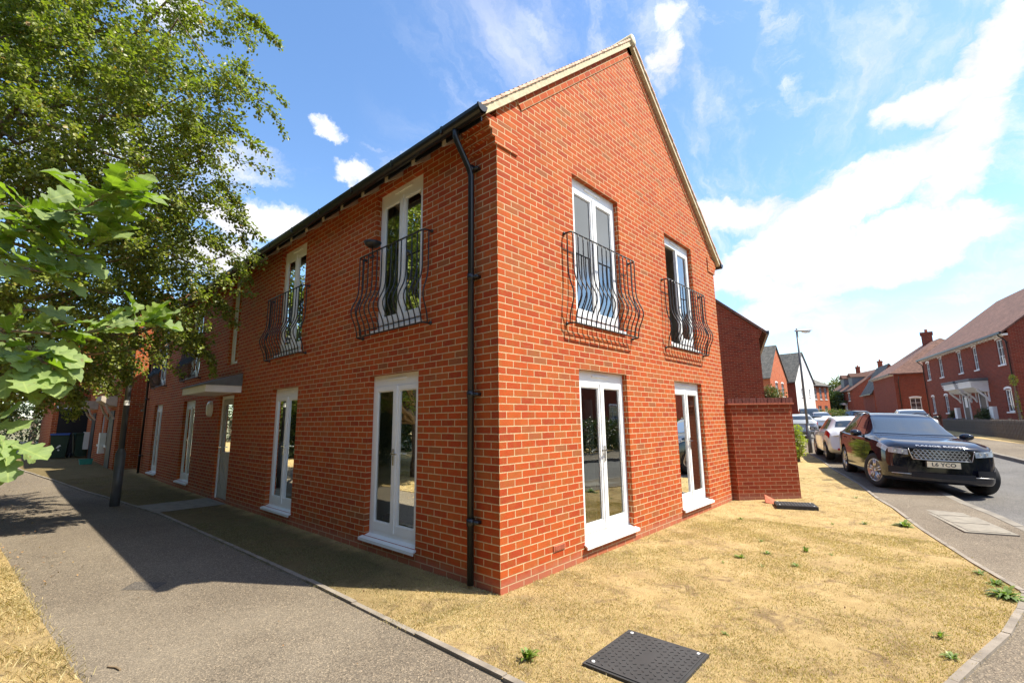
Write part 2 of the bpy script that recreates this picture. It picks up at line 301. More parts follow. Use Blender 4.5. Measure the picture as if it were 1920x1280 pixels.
# ------------------------------------------------------------------ mesh helpers
def tag(o, label=None, cat=None, group=None, kind=None):
    if label: o['label'] = label
    if cat: o['category'] = cat
    if group: o['group'] = group
    if kind: o['kind'] = kind
    return o
def thing(name, label, cat, loc=(0, 0, 0), rz=0, group=None):
    o = bpy.data.objects.new(name, None); COL.objects.link(o); o.location = loc; o.rotation_euler = (0, 0, rz); o.empty_display_size = .2
    return tag(o, label, cat, group)
def link(name, me, mat, parent=None, smooth=False):
    mats = mat if isinstance(mat, (list, tuple)) else [mat]
    for x in mats: me.materials.append(x)
    if smooth: me.shade_smooth()
    o = bpy.data.objects.new(name, me); COL.objects.link(o)
    if parent: o.parent = parent
    return o
def obj(name, bm, mat, parent=None, smooth=False, recalc=True, uv=False):
    if recalc: bmesh.ops.recalc_face_normals(bm, faces=bm.faces)
    if uv: box_uv(bm)
    me = bpy.data.meshes.new(name); bm.to_mesh(me); bm.free(); return link(name, me, mat, parent, smooth)
def box_uv(bm):
    bm.normal_update(); l = bm.loops.layers.uv.verify()
    for f in bm.faces:
        n = f.normal
        if abs(n.z) > .95:
            for lp in f.loops: lp[l].uv = (lp.vert.co.x, lp.vert.co.y)
        else:
            t = Vector((-n.y, n.x, 0)).normalized()
            if abs(t.x) > abs(t.y): t = t if t.x > 0 else -t
            else: t = t if t.y > 0 else -t
            h = (n.cross(t)); h = h if h.z > 0 else -h
            for lp in f.loops: lp[l].uv = (lp.vert.co.dot(t), lp.vert.co.z if abs(n.z) < .1 else lp.vert.co.dot(h))
def bx(bm, x0, x1, y0, y1, z0, z1, X=None):
    vs = [bm.verts.new(Vector((x, y, z)) if X is None else X(x, y, z)) for x in (x0, x1) for y in (y0, y1) for z in (z0, z1)]
    for q in ((0, 1, 3, 2), (4, 6, 7, 5), (0, 4, 5, 1), (2, 3, 7, 6), (0, 2, 6, 4), (1, 5, 7, 3)): bm.faces.new([vs[i] for i in q])
def quad(bm, *ps): return bm.faces.new([bm.verts.new(p) for p in ps])
def tube(bm, pts, rad, n=8, cap=True):
    pts = [Vector(p) for p in pts]; rad = rad if isinstance(rad, (list, tuple)) else [rad] * len(pts); rings = []
    up = None
    for i, p in enumerate(pts):
        d = (pts[min(i + 1, len(pts) - 1)] - pts[max(i - 1, 0)]).normalized()
        if up is None: up = d.orthogonal().normalized()
        up = (up - d * up.dot(d)).normalized(); s = d.cross(up)
        rings.append([bm.verts.new(p + (up * math.cos(a) + s * math.sin(a)) * rad[i]) for a in [2 * PI * k / n for k in range(n)]])
    for a, b in zip(rings, rings[1:]):
        for k in range(n): bm.faces.new((a[k], a[(k + 1) % n], b[(k + 1) % n], b[k]))
    if cap: bm.faces.new(rings[0]); bm.faces.new(rings[-1][::-1])
def lathe(bm, prof, n=24, axis='z', c=(0, 0, 0)):
    rings = []
    for (r, h) in prof:
        ring = []
        for k in range(n):
            a = 2 * PI * k / n
            if axis == 'z': v = (r * math.cos(a), r * math.sin(a), h)
            else: v = (r * math.cos(a), h, r * math.sin(a))
            ring.append(bm.verts.new((v[0] + c[0], v[1] + c[1], v[2] + c[2])))
        rings.append(ring)
    for a, b in zip(rings, rings[1:]):
        for k in range(n): bm.faces.new((a[k], a[(k + 1) % n], b[(k + 1) % n], b[k]))
    return rings
def np_mesh(name, V, F, mat, parent=None, smooth=False):
    V = np.asarray(V, np.float32).reshape(-1, 3); F = np.asarray(F, np.int32); k = F.shape[1]
    me = bpy.data.meshes.new(name); me.vertices.add(len(V)); me.vertices.foreach_set('co', V.ravel()); me.loops.add(F.size); me.loops.foreach_set('vertex_index', F.ravel())
    me.polygons.add(len(F)); me.polygons.foreach_set('loop_start', np.arange(0, F.size, k, dtype=np.int32)); me.polygons.foreach_set('loop_total', np.full(len(F), k, np.int32)); me.update(calc_edges=True)
    return link(name, me, mat, parent, smooth)
def text_mesh(name, body, size, mat, parent, X, ext=.002, bold=False, width=None):
    c = bpy.data.curves.new('tmp', 'FONT'); c.body = body; c.size = size; c.extrude = ext; c.align_x = 'CENTER'; c.align_y = 'CENTER'; c.resolution_u = 3
    if bold: c.offset = size * .018
    o = bpy.data.objects.new('tmp', c); COL.objects.link(o); bpy.context.view_layer.update()
    me = bpy.data.meshes.new_from_object(o.evaluated_get(bpy.context.evaluated_depsgraph_get())); bpy.data.objects.remove(o); bpy.data.curves.remove(c)
    xs = [v.co.x for v in me.vertices]; w = (max(xs) - min(xs)) or 1; k = (width / w) if width else 1
    for v in me.vertices: v.co = X(v.co.x * k, v.co.z, v.co.y)
    me.materials.clear(); return link(name, me, mat, parent)
def gz(x, y):
    z = .016 * max(0., x - 6.)
    if y > 13: z += .02 * (y - 13) * min(1., max(0., (8 - x) / 6.))
    return min(z, 3.)

# ------------------------------------------------------------------ ground, road, pavements
def sheet(name, poly, dz, mat, step=1.5, thick=0.):
    n = len(poly); vs = [Vector((p[0], p[1])) for p in poly]; out = [];
    for i in range(n):
        a, b = vs[i], vs[(i + 1) % n]; k = max(1, int((b - a).length / step))
        for j in range(k): out.append(a.lerp(b, j / k))
    edge = [(i, (i + 1) % len(out)) for i in range(len(out))]
    xs = [v.x for v in vs]; ys = [v.y for v in vs]; pts = list(out)
    x = min(xs) + step * .5
    while x < max(xs):
        y = min(ys) + step * .5
        while y < max(ys):
            # inside test
            c = False; j = n - 1
            for i in range(n):
                if (vs[i].y > y) != (vs[j].y > y) and x < (vs[j].x - vs[i].x) * (y - vs[i].y) / (vs[j].y - vs[i].y) + vs[i].x: c = not c
                j = i
            if c: pts.append(Vector((x, y)))
            y += step
        x += step
    V, E, F, *_ = delaunay_2d_cdt(pts, edge, [list(range(len(out)))], 1, 1e-5)
    bm = bmesh.new(); bv = [bm.verts.new((v.x, v.y, gz(v.x, v.y) + dz)) for v in V]
    for f in F:
        try: bm.faces.new([bv[i] for i in f])
        except ValueError: pass
    bmesh.ops.recalc_face_normals(bm, faces=bm.faces)
    if bm.faces and sum(f.normal.z for f in bm.faces) < 0: bmesh.ops.reverse_faces(bm, faces=bm.faces)
    me = bpy.data.meshes.new(name); bm.to_mesh(me); bm.free()
    return tag(link(name, me, mat), kind='structure')
INNER = [(3.2, -3.59), (4.04, -3.31), (5.67, -2.84), (7.3, -2.42), (8.2, -2.12), (10.13, -1.62), (12.9, -.72), (15.7, .05), (20, 1.5), (28, 4.2), (38, 7.2), (50, 9.6), (64, 11), (80, 11.5), (110, 11)]
def offs(pl, d):
    o = []
    for i, p in enumerate(pl):
        a = Vector(pl[max(i - 1, 0)]); b = Vector(pl[min(i + 1, len(pl) - 1)]); t = (b - a).normalized(); o.append((p[0] + t.y * d, p[1] - t.x * d))
    return o
KERB = offs([(-6, -6.4), (-2, -5.2)] + INNER, 1.37)
OPP = [(-6, -12.2), (5, -8.6), (12, -6.6), (17.9, -4.95), (22.8, -3.95), (32, -1.2), (40, 1.2), (50, 3.4), (64, 4.8), (80, 5.2), (110, 4.8)]
def ground_grid():
    gx = [-1500, -600, -200, -80, -40, -20, -10, -5, 0, 3, 6, 8, 10, 14, 18, 24, 30, 40, 50, 60, 80, 100, 130, 190, 194, 300, 600, 1500]
    gy = [-1500, -600, -200, -80, -40, -20, -10, -5, 0, 5, 10, 13, 16, 20, 25, 30, 40, 60, 90, 130, 170, 300, 600, 1500]
    bm = bmesh.new(); g = [[bm.verts.new((x, y, gz(x, y) - .17)) for y in gy] for x in gx]
    for i in range(len(gx) - 1):
        for j in range(len(gy) - 1): bm.faces.new((g[i][j], g[i + 1][j], g[i + 1][j + 1], g[i][j + 1]))
    tag(obj('ground', bm, M['earth']), kind='structure')
ground_grid()
sheet('road', KERB + OPP[::-1], -.10, M['road'], 3)
PATHR = [(-1.03, -2.35), (-1.02, -1), (-1.02, 1.84), (-1.08, 4.5), (-1.18, 7.6), (-1.5, 11), (-1.95, 15), (-2.6, 20), (-3.3, 28), (-4.2, 38)]
PATHL = [(-2.55, -1.0), (-2.84, 1.14), (-2.98, 3.2), (-3.1, 5.5), (-3.35, 9), (-3.75, 13), (-4.3, 20), (-4.9, 28), (-5.8, 38)]
PAVEFAR = [p for p in offs(INNER, 0)]
sheet('pavement', [(-6, -6.4 + .35), (-6, -2.2), (-3.2, -2.0)] + [(x - .15, y) for x, y in PATHL] + [(x + .15, y) for x, y in PATHR[::-1]][:-2] + [(-.9, -2.3), (-.2, -2.6), (.78, -3.0), (1.9, -3.3)] + [(x, y + .06) for x, y in INNER] + KERB[::-1][:-1] + [(-6, KERB[0][1] + .05)], .0, M['tarmac'], 1.2)
LAWN = [(-1.0, -2.2), (-.65, -2.58), (-.1, -2.83), (.78, -3.1), (1.2, -3.21), (1.9, -3.4), (2.6, -3.53), (3.1, -3.6)] + INNER[:9] + [(20, 9), (18, 20), (10, 26), (0, 26), (-3.05, 26)] + PATHR[::-1][2:-1]
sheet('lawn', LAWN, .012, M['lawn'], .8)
sheet('verge', PATHL + [(-30, 38), (-30, -2), (-6, -2.1), (-3.2, -1.9)], .014, M['verge'], 2.5)
sheet('far_pavement', OPP + offs(OPP, 2.6)[::-1], .0, M['tarmac'], 3)
sheet('far_left_ground', INNER[8:] + [(110, 60), (20, 60), (20, 9)], .004, M['verge'], 6)
sheet('gardens', offs(OPP, 2.62) + [(110, -40), (6, -40)], .004, M['verge'], 6)
def strip(name, pl, w, z0, z1, mat, step=.9, joint=.006, label=None, jitter=.004):
    bm = bmesh.new(); k = 0
    for a, b in zip(pl, pl[1:]):
        a = Vector((a[0], a[1], 0)); b = Vector((b[0], b[1], 0)); n = max(1, round((b - a).length / step)); t = (b - a).normalized(); s = Vector((t.y, -t.x, 0))
        for j in range(n):
            p = a.lerp(b, j / n) + t * joint; q = a.lerp(b, (j + 1) / n) - t * joint; jz = random.uniform(-jitter, jitter); js = random.uniform(-jitter, jitter)
            ca = [p + s * js, q + s * js, q + s * (w + js), p + s * (w + js)]
            lo = [bm.verts.new((c.x, c.y, gz(c.x, c.y) + z0)) for c in ca]; hi = [bm.verts.new((c.x, c.y, gz(c.x, c.y) + z1 + jz)) for c in ca]
            bm.faces.new(lo); bm.faces.new(hi)
            for i in range(4): bm.faces.new((lo[i], lo[(i + 1) % 4], hi[(i + 1) % 4], hi[i]))
    return tag(obj(name, bm, mat), kind='structure')
strip('kerb', KERB, -.13, -.16, .004, M['kerb'], .915, .004)
strip('far_kerb', OPP, .13, -.16, .006, M['kerb'], .915, .004)
strip('path_edging', PATHR, .05, -.05, .022, M['edging'])
strip('lawn_edging', LAWN[:8] + INNER[:10], .05, -.05, .024, M['edging'])

# ------------------------------------------------------------------ brick shell with openings
def frame(P, A, O):
    P, A, O = Vector(P), Vector(A), Vector(O); return lambda a, o, z: P + A * a + O * o + Vector((0, 0, z))
def wallmesh(bm, X, a0, a1, z0, z1, holes, rev=.11):
    l = bm.loops.layers.uv.verify()
    def q(ps, uvs):
        f = bm.faces.new([bm.verts.new(X(*p)) for p in ps])
        for lp, u in zip(f.loops, uvs): lp[l].uv = u
    As = sorted({a0, a1} | {h[0] for h in holes} | {h[1] for h in holes}); Zs = sorted({z0, z1} | {h[2] for h in holes} | {h[3] for h in holes})
    for i in range(len(As) - 1):
        for j in range(len(Zs) - 1):
            a, b, c, d = As[i], As[i + 1], Zs[j], Zs[j + 1]; ma, mz = (a + b) / 2, (c + d) / 2
            if any(h[0] < ma < h[1] and h[2] < mz < h[3] for h in holes): continue
            q([(a, 0, c), (b, 0, c), (b, 0, d), (a, 0, d)], [(a, c), (b, c), (b, d), (a, d)])
    for (a, b, c, d) in [h[:4] for h in holes]:
        q([(a, 0, c), (a, -rev, c), (a, -rev, d), (a, 0, d)], [(a, c), (a + rev, c), (a + rev, d), (a, d)])
        q([(b, 0, c), (b, -rev, c), (b, -rev, d), (b, 0, d)], [(b + .1125, c), (b + .1125 - rev, c), (b + .1125 - rev, d), (b + .1125, d)])
        q([(a, 0, d), (b, 0, d), (b, -rev, d), (a, -rev, d)], [(a, d), (b, d), (b, d + rev), (a, d + rev)])
        q([(a, 0, c), (b, 0, c), (b, -rev, c), (a, -rev, c)], [(a, c), (b, c), (b, c - rev), (a, c - rev)])
def handle(parent, X, a, o, z, s=1):
    bm = bmesh.new(); bx(bm, a - .014, a + .014, o, o + .012, z - .1, z + .1, X); bx(bm, a - .008, a + .008, o + .01, o + .05, z + .03, z + .05, X); bx(bm, min(a, a - s * .12), max(a, a - s * .12), o + .035, o + .05, z + .032, z + .048, X); obj('handle', bm, M['chrome'], parent)
def french(parent, X, a0, a1, z0, z1, sill=True, opened=False, hand=True, rev=.075, name='french_window', curtain=False, label=None):
    """white two-leaf window; frame mesh is the part, the sashes, panes, sill, vent and handle are its pieces"""
    fo = -rev; head = .15; jb = .06; bm = bmesh.new(); zb = z0 + .002
    bx(bm, a0 + .002, a0 + jb, fo - .06, fo, zb, z1 - .002, X); bx(bm, a1 - jb, a1 - .002, fo - .06, fo, zb, z1 - .002, X)
    bx(bm, a0 + jb, a1 - jb, fo - .06, fo - .001, z1 - head, z1 - .002, X); bx(bm, a0 + jb, a1 - jb, fo - .06, fo - .001, zb, zb + .075, X)
    fr = obj(name, bm, M['upvc'], parent)
    if label: fr['label'] = label
    mid = (a0 + a1) / 2; zt = z1 - head; zs = zb + .075
    leaves = [(a0 + jb, mid - .004), (mid + .004, a1 - jb)]
    for k, (l0, l1) in enumerate(leaves):
        if opened and k == 0:   # left leaf swung inwards about its left jamb
            w = l1 - l0; an = R(78); ca, sa = math.cos(an), math.sin(an)
            Y = lambda a, o, z, l0=l0: X(l0 + (a - l0) * ca + (o - fo) * sa * .0 + (o - fo) * sa, fo - (a - l0) * sa + (o - fo) * ca, z)
        else: Y = X
        b = .062; bm = bmesh.new(); f2 = fo + .012
        bx(bm, l0 + .003, l0 + b, f2 - .05, f2, zs + .003, zt - .003, Y); bx(bm, l1 - b, l1, f2 - .05, f2, zs + .003, zt - .003, Y)
        bx(bm, l0 + b, l1 - b, f2 - .05, f2 - .001, zt - b, zt - .003, Y); bx(bm, l0 + b, l1 - b, f2 - .05, f2 - .001, zs + .003, zs + .10, Y)
        # glazing beads
        g = .014
        for (p0, p1, q0, q1) in ((l0 + b, l0 + b + g, zs + .1, zt - b), (l1 - b - g, l1 - b, zs + .1, zt - b), (l0 + b + g, l1 - b - g, zt - b - g, zt - b), (l0 + b + g, l1 - b - g, zs + .1, zs + .1 + g)): bx(bm, p0, p1, f2 - .03, f2 - .012, q0, q1, Y)
        obj('sash', bm, M['upvc'], fr)
        bm = bmesh.new(); quad(bm, Y(l0 + b, f2 - .022, zs + .1), Y(l1 - b, f2 - .022, zs + .1), Y(l1 - b, f2 - .022, zt - b), Y(l0 + b, f2 - .022, zt - b)); obj('pane', bm, M['glass'], fr)
        bm = bmesh.new(); bx(bm, l0 + .006, l1 - .006, fo - .062, fo - .058, zs - .004, zs + .002, Y); bm.free()
    if not opened:
        bm = bmesh.new(); bx(bm, mid - .03, mid + .03, fo + .0125, fo + .024, zs + .004, zt - .004, X); obj('mullion_cover', bm, M['upvc'], fr)
    bm = bmesh.new(); bx(bm, mid - .2, mid + .2, fo, fo + .018, z1 - .075, z1 - .05, X); obj('trickle_vent', bm, M['upvc'], fr)
    if hand: handle(fr, X, mid + .0, fo + .024, z0 + 1.0, 1)
    if sill:
        bm = bmesh.new(); n = 0
        p = [(a0 - .0 + .002, -rev - .05, z0 + .0), (a0 + .002, .075, z0 - .055)]
        pr = [(-rev - .0, z0 + .02), (.055, z0 - .02), (.055, z0 - .055), (.043, z0 - .055), (.043, z0 - .035), (-rev, z0 - .0)]
        for sx, ex in ((a0 + .002, a0), (a1, a1)): pass
        va = [bm.verts.new(X(a0 + .002 if o <= 0 else a0 - .03, o, z)) for o, z in pr]; vb = [bm.verts.new(X(a1 - .002 if o <= 0 else a1 + .05, o, z)) for o, z in pr]
        bm.faces.new(va); bm.faces.new(vb)
        for i in range(len(pr)): bm.faces.new((va[i], va[(i + 1) % len(pr)], vb[(i + 1) % len(pr)], vb[i]))
        obj('sill', bm, M['upvc'], fr)
    if curtain:
        bm = bmesh.new(); c0, c1 = curtain
        n = 14
        rows = [[bm.verts.new(X(c0 + (c1 - c0) * i / n, -.34 + .02 * (-1) ** i, z)) for i in range(n + 1)] for z in (z0 + .05, z1 - .35)]
        for i in range(n): bm.faces.new((rows[0][i], rows[0][i + 1], rows[1][i + 1], rows[1][i]))
        obj('curtain', bm, M['curtain'], fr)
    return fr
def belly(z, z0, z1):
    t = (z - z0) / (z1 - z0)
    return .105 * math.exp(-((t - .3) / .155) ** 2)
def railing(parent, X, a0, a1, z0, z1, nb, d=.12, label=None):
    """bow fronted iron balcony: rails are the part, each bar a piece"""
    bm = bmesh.new(); r = .0105
    def rail(bm, z):
        tube(bm, [X(a0 - .0, .0, z), X(a0, d * .5, z), X(a0 + .01, d * .9, z), X(a0 + .05, d, z), X((a0 + a1) / 2, d, z), X(a1 - .05, d, z), X(a1 - .01, d * .9, z), X(a1, d * .5, z), X(a1, 0, z)], r, 6)
        for a in (a0, a1): tube(bm, [X(a, -.004, z), X(a, .022, z)], .022, 8)
    tube(bm, [X(a0 + .05, d, z0 + .075), X(a1 - .05, d, z0 + .075)], .006, 6)
    rail(bm, z0); rl = obj('balcony_railing', bm, M['iron'], parent, True)
    bm = bmesh.new(); rail(bm, z1); obj('top_rail', bm, M['iron'], rl, True)
    if label: rl['label'] = label
    zz = [z0 + (z1 - z0) * i / 22 for i in range(23)]
    me = None; base = None
    for k in range(nb):
        a = a0 + .03 + (a1 - a0 - .06) * k / (nb - 1)
        if me is None:
            bm = bmesh.new(); P0 = X(a, d, 0); tube(bm, [X(a, d + belly(z, z0, z1), z) - P0 for z in zz], .0088, 6)
            b = obj('bar', bm, M['iron'], rl, True); me = b.data; b.location = P0
        else:
            b = bpy.data.objects.new('bar', me); COL.objects.link(b); b.parent = rl; b.location = X(a, d, 0)
    # returns to the wall carry one bar each
    for a in (a0, a1):
        bm = bmesh.new(); tube(bm, [X(a, d * .45 + belly(z, z0, z1) * .7, z) for z in zz], .0088, 6); obj('bar', bm, M['iron'], rl, True)

BW, BL, EV, RZ = 6.6, 16.65, 5.1, 8.02      # width, length, eaves, ridge of the wall
HG, HB = 2.25, .195
bld = thing('apartment_building', 'two storey orange red brick apartment building with white french windows and black bowed balconies', 'building')
GX = frame((0, 0, 0), (1, 0, 0), (0, -1, 0)); SX = frame((0, 0, 0), (0, 1, 0), (-1, 0, 0)); BX = frame((BW, 0, 0), (0, 1, 0), (1, 0, 0)); NX = frame((0, BL, 0), (1, 0, 0), (0, 1, 0))
gh = [(1.43, 2.62, HB, HG), (4.23, 5.42, HB, HG), (1.43, 2.62, 2.87, 4.875), (4.23, 5.42, 2.87, 4.875)]
sh = [(1.35, 2.46, HB, HG), (4.72, 5.82, HB, HG), (7.9, 8.83, .04, HG), (10.79, 11.89, HB, HG), (14.3, 15.35, HB, HG)]
su = [(1.33, 2.42, 2.87, 4.875), (4.72, 5.8, 2.87, 4.875), (7.9, 8.56, 2.93, 4.95), (10.78, 11.86, 2.87, 4.875), (14.32, 15.4, 2.87, 4.875)]
bm = bmesh.new(); wallmesh(bm, GX, 0, BW, -.3, EV, gh)
l = bm.loops.layers.uv.verify()
f = bm.faces.new([bm.verts.new(GX(a, 0, z)) for a, z in ((0, EV), (BW, EV), (BW / 2, RZ))])
for lp, u in zip(f.loops, ((0, EV), (BW, EV), (BW / 2, RZ))): lp[l].uv = u
gw = obj('wall', bm, M['brick'], bld, recalc=False); gw['label'] = 'sunlit gable wall of orange brick'
bm = bmesh.new(); wallmesh(bm, SX, 0, BL, -.3, EV, sh + su); obj('wall', bm, M['brick_side'], bld, recalc=False)['label'] = 'long shaded wall beside the footpath'
bm = bmesh.new(); wallmesh(bm, BX, 0, BL, -.3, EV, []); obj('wall', bm, M['brick'], bld, recalc=False)
bm = bmesh.new(); wallmesh(bm, NX, 0, BW, -.3, EV, []); l = bm.loops.layers.uv.verify()
f = bm.faces.new([bm.verts.new(NX(a, 0, z)) for a, z in ((0, EV), (BW, EV), (BW / 2, RZ))])
for lp, u in zip(f.loops, ((0, EV), (BW, EV), (BW / 2, RZ))): lp[l].uv = u
obj('wall', bm, M['brick'], bld, recalc=False)
# interior shell so that the windows look into rooms
bm = bmesh.new()
for X, a1, H in ((GX, BW, gh), (SX, BL, sh + su)):
    wallmesh(bm, lambda a, o, z, X=X: X(a, o - .27, z), .26, a1 - .26, .15, EV - .02, H, .0001)
for X, a1 in ((BX, BL), (NX, BW)): wallmesh(bm, lambda a, o, z, X=X: X(a, o - .27, z), .26, a1 - .26, .15, EV - .02, [])
# ring closing the cavity round each opening
for X, H in ((GX, gh), (SX, sh + su)):
    for (a, b, c, d) in H:
        for ps in (((a, c), (a, d)), ((b, c), (b, d)), ((a, d), (b, d)), ((a, c), (b, c))):
            (p, q2), (r2, s2) = ps; quad(bm, X(p, -.13, q2), X(r2, -.13, s2), X(r2, -.27, s2), X(p, -.27, q2))
bx(bm, .27, BW - .27, .27, BL - .27, EV - .05, EV - .02); bx(bm, .27, BW - .27, .27, BL - .27, 2.5, 2.8)
bx(bm, .27, BW - .27, 3.6, 3.7, .15, EV - .06); bx(bm, 3.35, 3.45, .27, 3.6, .15, EV - .06); bx(bm, .27, BW - .27, 6.9, 7.0, .15, EV - .06); bx(bm, .27, BW - .27, 9.6, 9.7, .15, EV - .06); bx(bm, 3.35, 3.45, 3.7, 16.3, .15, EV - .06)
obj('interior_wall', bm, M['room'], bld, recalc=False)
bm = bmesh.new(); bx(bm, .27, BW - .27, .27, BL - .27, .1, .16); bx(bm, .27, BW - .27, .27, BL - .27, 2.8, 2.83); obj('interior_floor', bm, M['roomfloor'], bld)
wl = ['sunlit white french window on the gable, lower left', 'sunlit white french window on the gable, lower right', 'upper left gable window behind a bowed balcony', 'upper right gable window with its left leaf open']
for k, h in enumerate(gh): french(bld, GX, *h, sill=k < 2, opened=k == 3, hand=k < 2, curtain=[(2.02, 2.2), None, None, None][k] or False, label=wl[k])
for k, h in enumerate(sh):
    if k != 2: french(bld, SX, *h, hand=True, curtain=(h[1] - .35, h[1] - .1) if k == 0 else False)
for k, h in enumerate(su):
    if k != 2: french(bld, SX, *h, sill=False, hand=False)
# stair window
a0, a1, z0, z1 = su[2]; bm = bmesh.new()
for q in ((a0 + .002, a0 + .06, z0 + .002, z1 - .002), (a1 - .06, a1 - .002, z0 + .002, z1 - .002)): bx(bm, q[0], q[1], -.13, -.07, q[2], q[3], SX)
for q in ((z0 + .002, z0 + .07), (z1 - .07, z1 - .002)): bx(bm, a0 + .06, a1 - .06, -.13, -.071, q[0], q[1], SX)
fr = obj('stair_window', bm, M['upvc'], bld); bm = bmesh.new(); quad(bm, SX(a0 + .06, -.1, z0 + .07), SX(a1 - .06, -.1, z0 + .07), SX(a1 - .06, -.1, z1 - .07), SX(a0 + .06, -.1, z1 - .07)); obj('pane', bm, M['glass'], fr)
# entrance door
a0, a1, z0, z1 = sh[2]; bm = bmesh.new()
for q in ((a0 + .002, a0 + .06), (a1 - .06, a1 - .002)): bx(bm, q[0], q[1], -.14, -.05, z0 + .002, z1 - .002, SX)
bx(bm, a0 + .06, a1 - .06, -.14, -.051, z1 - .07, z1 - .002, SX); dr = obj('entrance_door', bm, M['upvc'], bld)
bm = bmesh.new(); b0, b1 = a0 + .065, a1 - .065
bx(bm, b0, b1, -.12, -.07, z0 + .01, 1.02, SX); bx(bm, b0, b0 + .12, -.12, -.07, 1.02, z1 - .075, SX); bx(bm, b1 - .12, b1, -.12, -.07, 1.02, z1 - .075, SX); bx(bm, b0 + .12, b1 - .12, -.12, -.07, z1 - .2, z1 - .075, SX)
for i in range(6): bx(bm, b0 + .13 + i * .1, b0 + .135 + i * .1 + .075, -.07, -.062, .25, .92, SX)
obj('door_leaf', bm, flat('pale timber door', (.42, .40, .36), .6), dr)
bm = bmesh.new(); quad(bm, SX(b0 + .12, -.095, 1.02), SX(b1 - .12, -.095, 1.02), SX(b1 - .12, -.095, z1 - .2), SX(b0 + .12, -.095, z1 - .2)); obj('pane', bm, M['glass'], dr)
handle(dr, SX, b1 - .05, -.07, 1.08, 1)
# brick lintel/sill courses under the upper gable windows
for X, H in ((GX, gh[2:]), (SX, [su[i] for i in (0, 1, 3, 4)])):
    for (a, b, c, d) in H: bm = bmesh.new(); bx(bm, a - .03, b + .03, -.07, .028, c - .035, c - .002, X); obj('window_ledge', bm, M['upvc'], bld)
# balconies
railing(bld, GX, 1.2, 2.84, 2.79, 3.95, 15, label='balcony railing in front of the upper left gable window')
railing(bld, GX, 3.99, 5.63, 2.79, 3.95, 15, label='balcony railing in front of the upper right gable window')
railing(bld, SX, 1.12, 2.66, 2.79, 3.95, 14, label='balcony railing nearest the corner downpipe')
for a in (4.5, 10.55, 14.1): railing(bld, SX, a, a + 1.54, 2.79, 3.95, 14)
# corbel of stepped courses at each eaves end of the gable and the proud brick band under the verge
bm = bmesh.new()
for i in range(4):
    z = 4.63 + i * .075; st = .043 * (i + 1)
    bx(bm, -st, .33, -.018, .4, z + .001, z + .075, None) if i < 4 else bx(bm, -st, .38, -.018, .4, z + .001, z + .072, None)
obj('corbel', bm, M['brick'], bld, uv=True)
bm = bmesh.new()
for i in range(4):
    z = 4.63 + i * .075; bx(bm, BW - .33, BW + .043 * (i + 1), -.018, .4, z + .001, z + .075, None)
obj('corbel', bm, M['brick'], bld, uv=True)
RS = (RZ - EV) / (BW / 2)  # roof slope
sl_len = math.hypot(BW / 2, RZ - EV); cs, sn = (BW / 2) / sl_len, (RZ - EV) / sl_len
def slope(side, d, o, n):   # d up the slope from the eaves corner, o outwards from the gable, n normal to the slope
    x = d * cs - n * sn; z = EV + d * sn + n * cs
    return Vector((x if side < 0 else BW - x, -o, z))
for side in (-1, 1):
    bm = bmesh.new(); l = bm.loops.layers.uv.verify(); vs = []
    for o in (.014, -.1):
        vs.append([bm.verts.new(slope(side, d, o, n)) for d, n in ((.42, -.16), (sl_len - .0, -.16), (sl_len, -.01), (.42, -.01))])
    fs = [bm.faces.new(vs[0]), bm.faces.new(vs[1])] + [bm.faces.new((vs[0][i], vs[0][(i + 1) % 4], vs[1][(i + 1) % 4], vs[1][i])) for i in range(4)]
    cc = {}
    for o_, row in enumerate(vs):
        for v, uvp in zip(row, ((0, 1.05), (sl_len, 1.05), (sl_len, 1.2), (0, 1.2))): cc[v] = uvp
    for f in bm.faces:
        for lp in f.loops: lp[l].uv = cc[lp.vert]
    obj('verge_course', bm, M['brick'], bld)
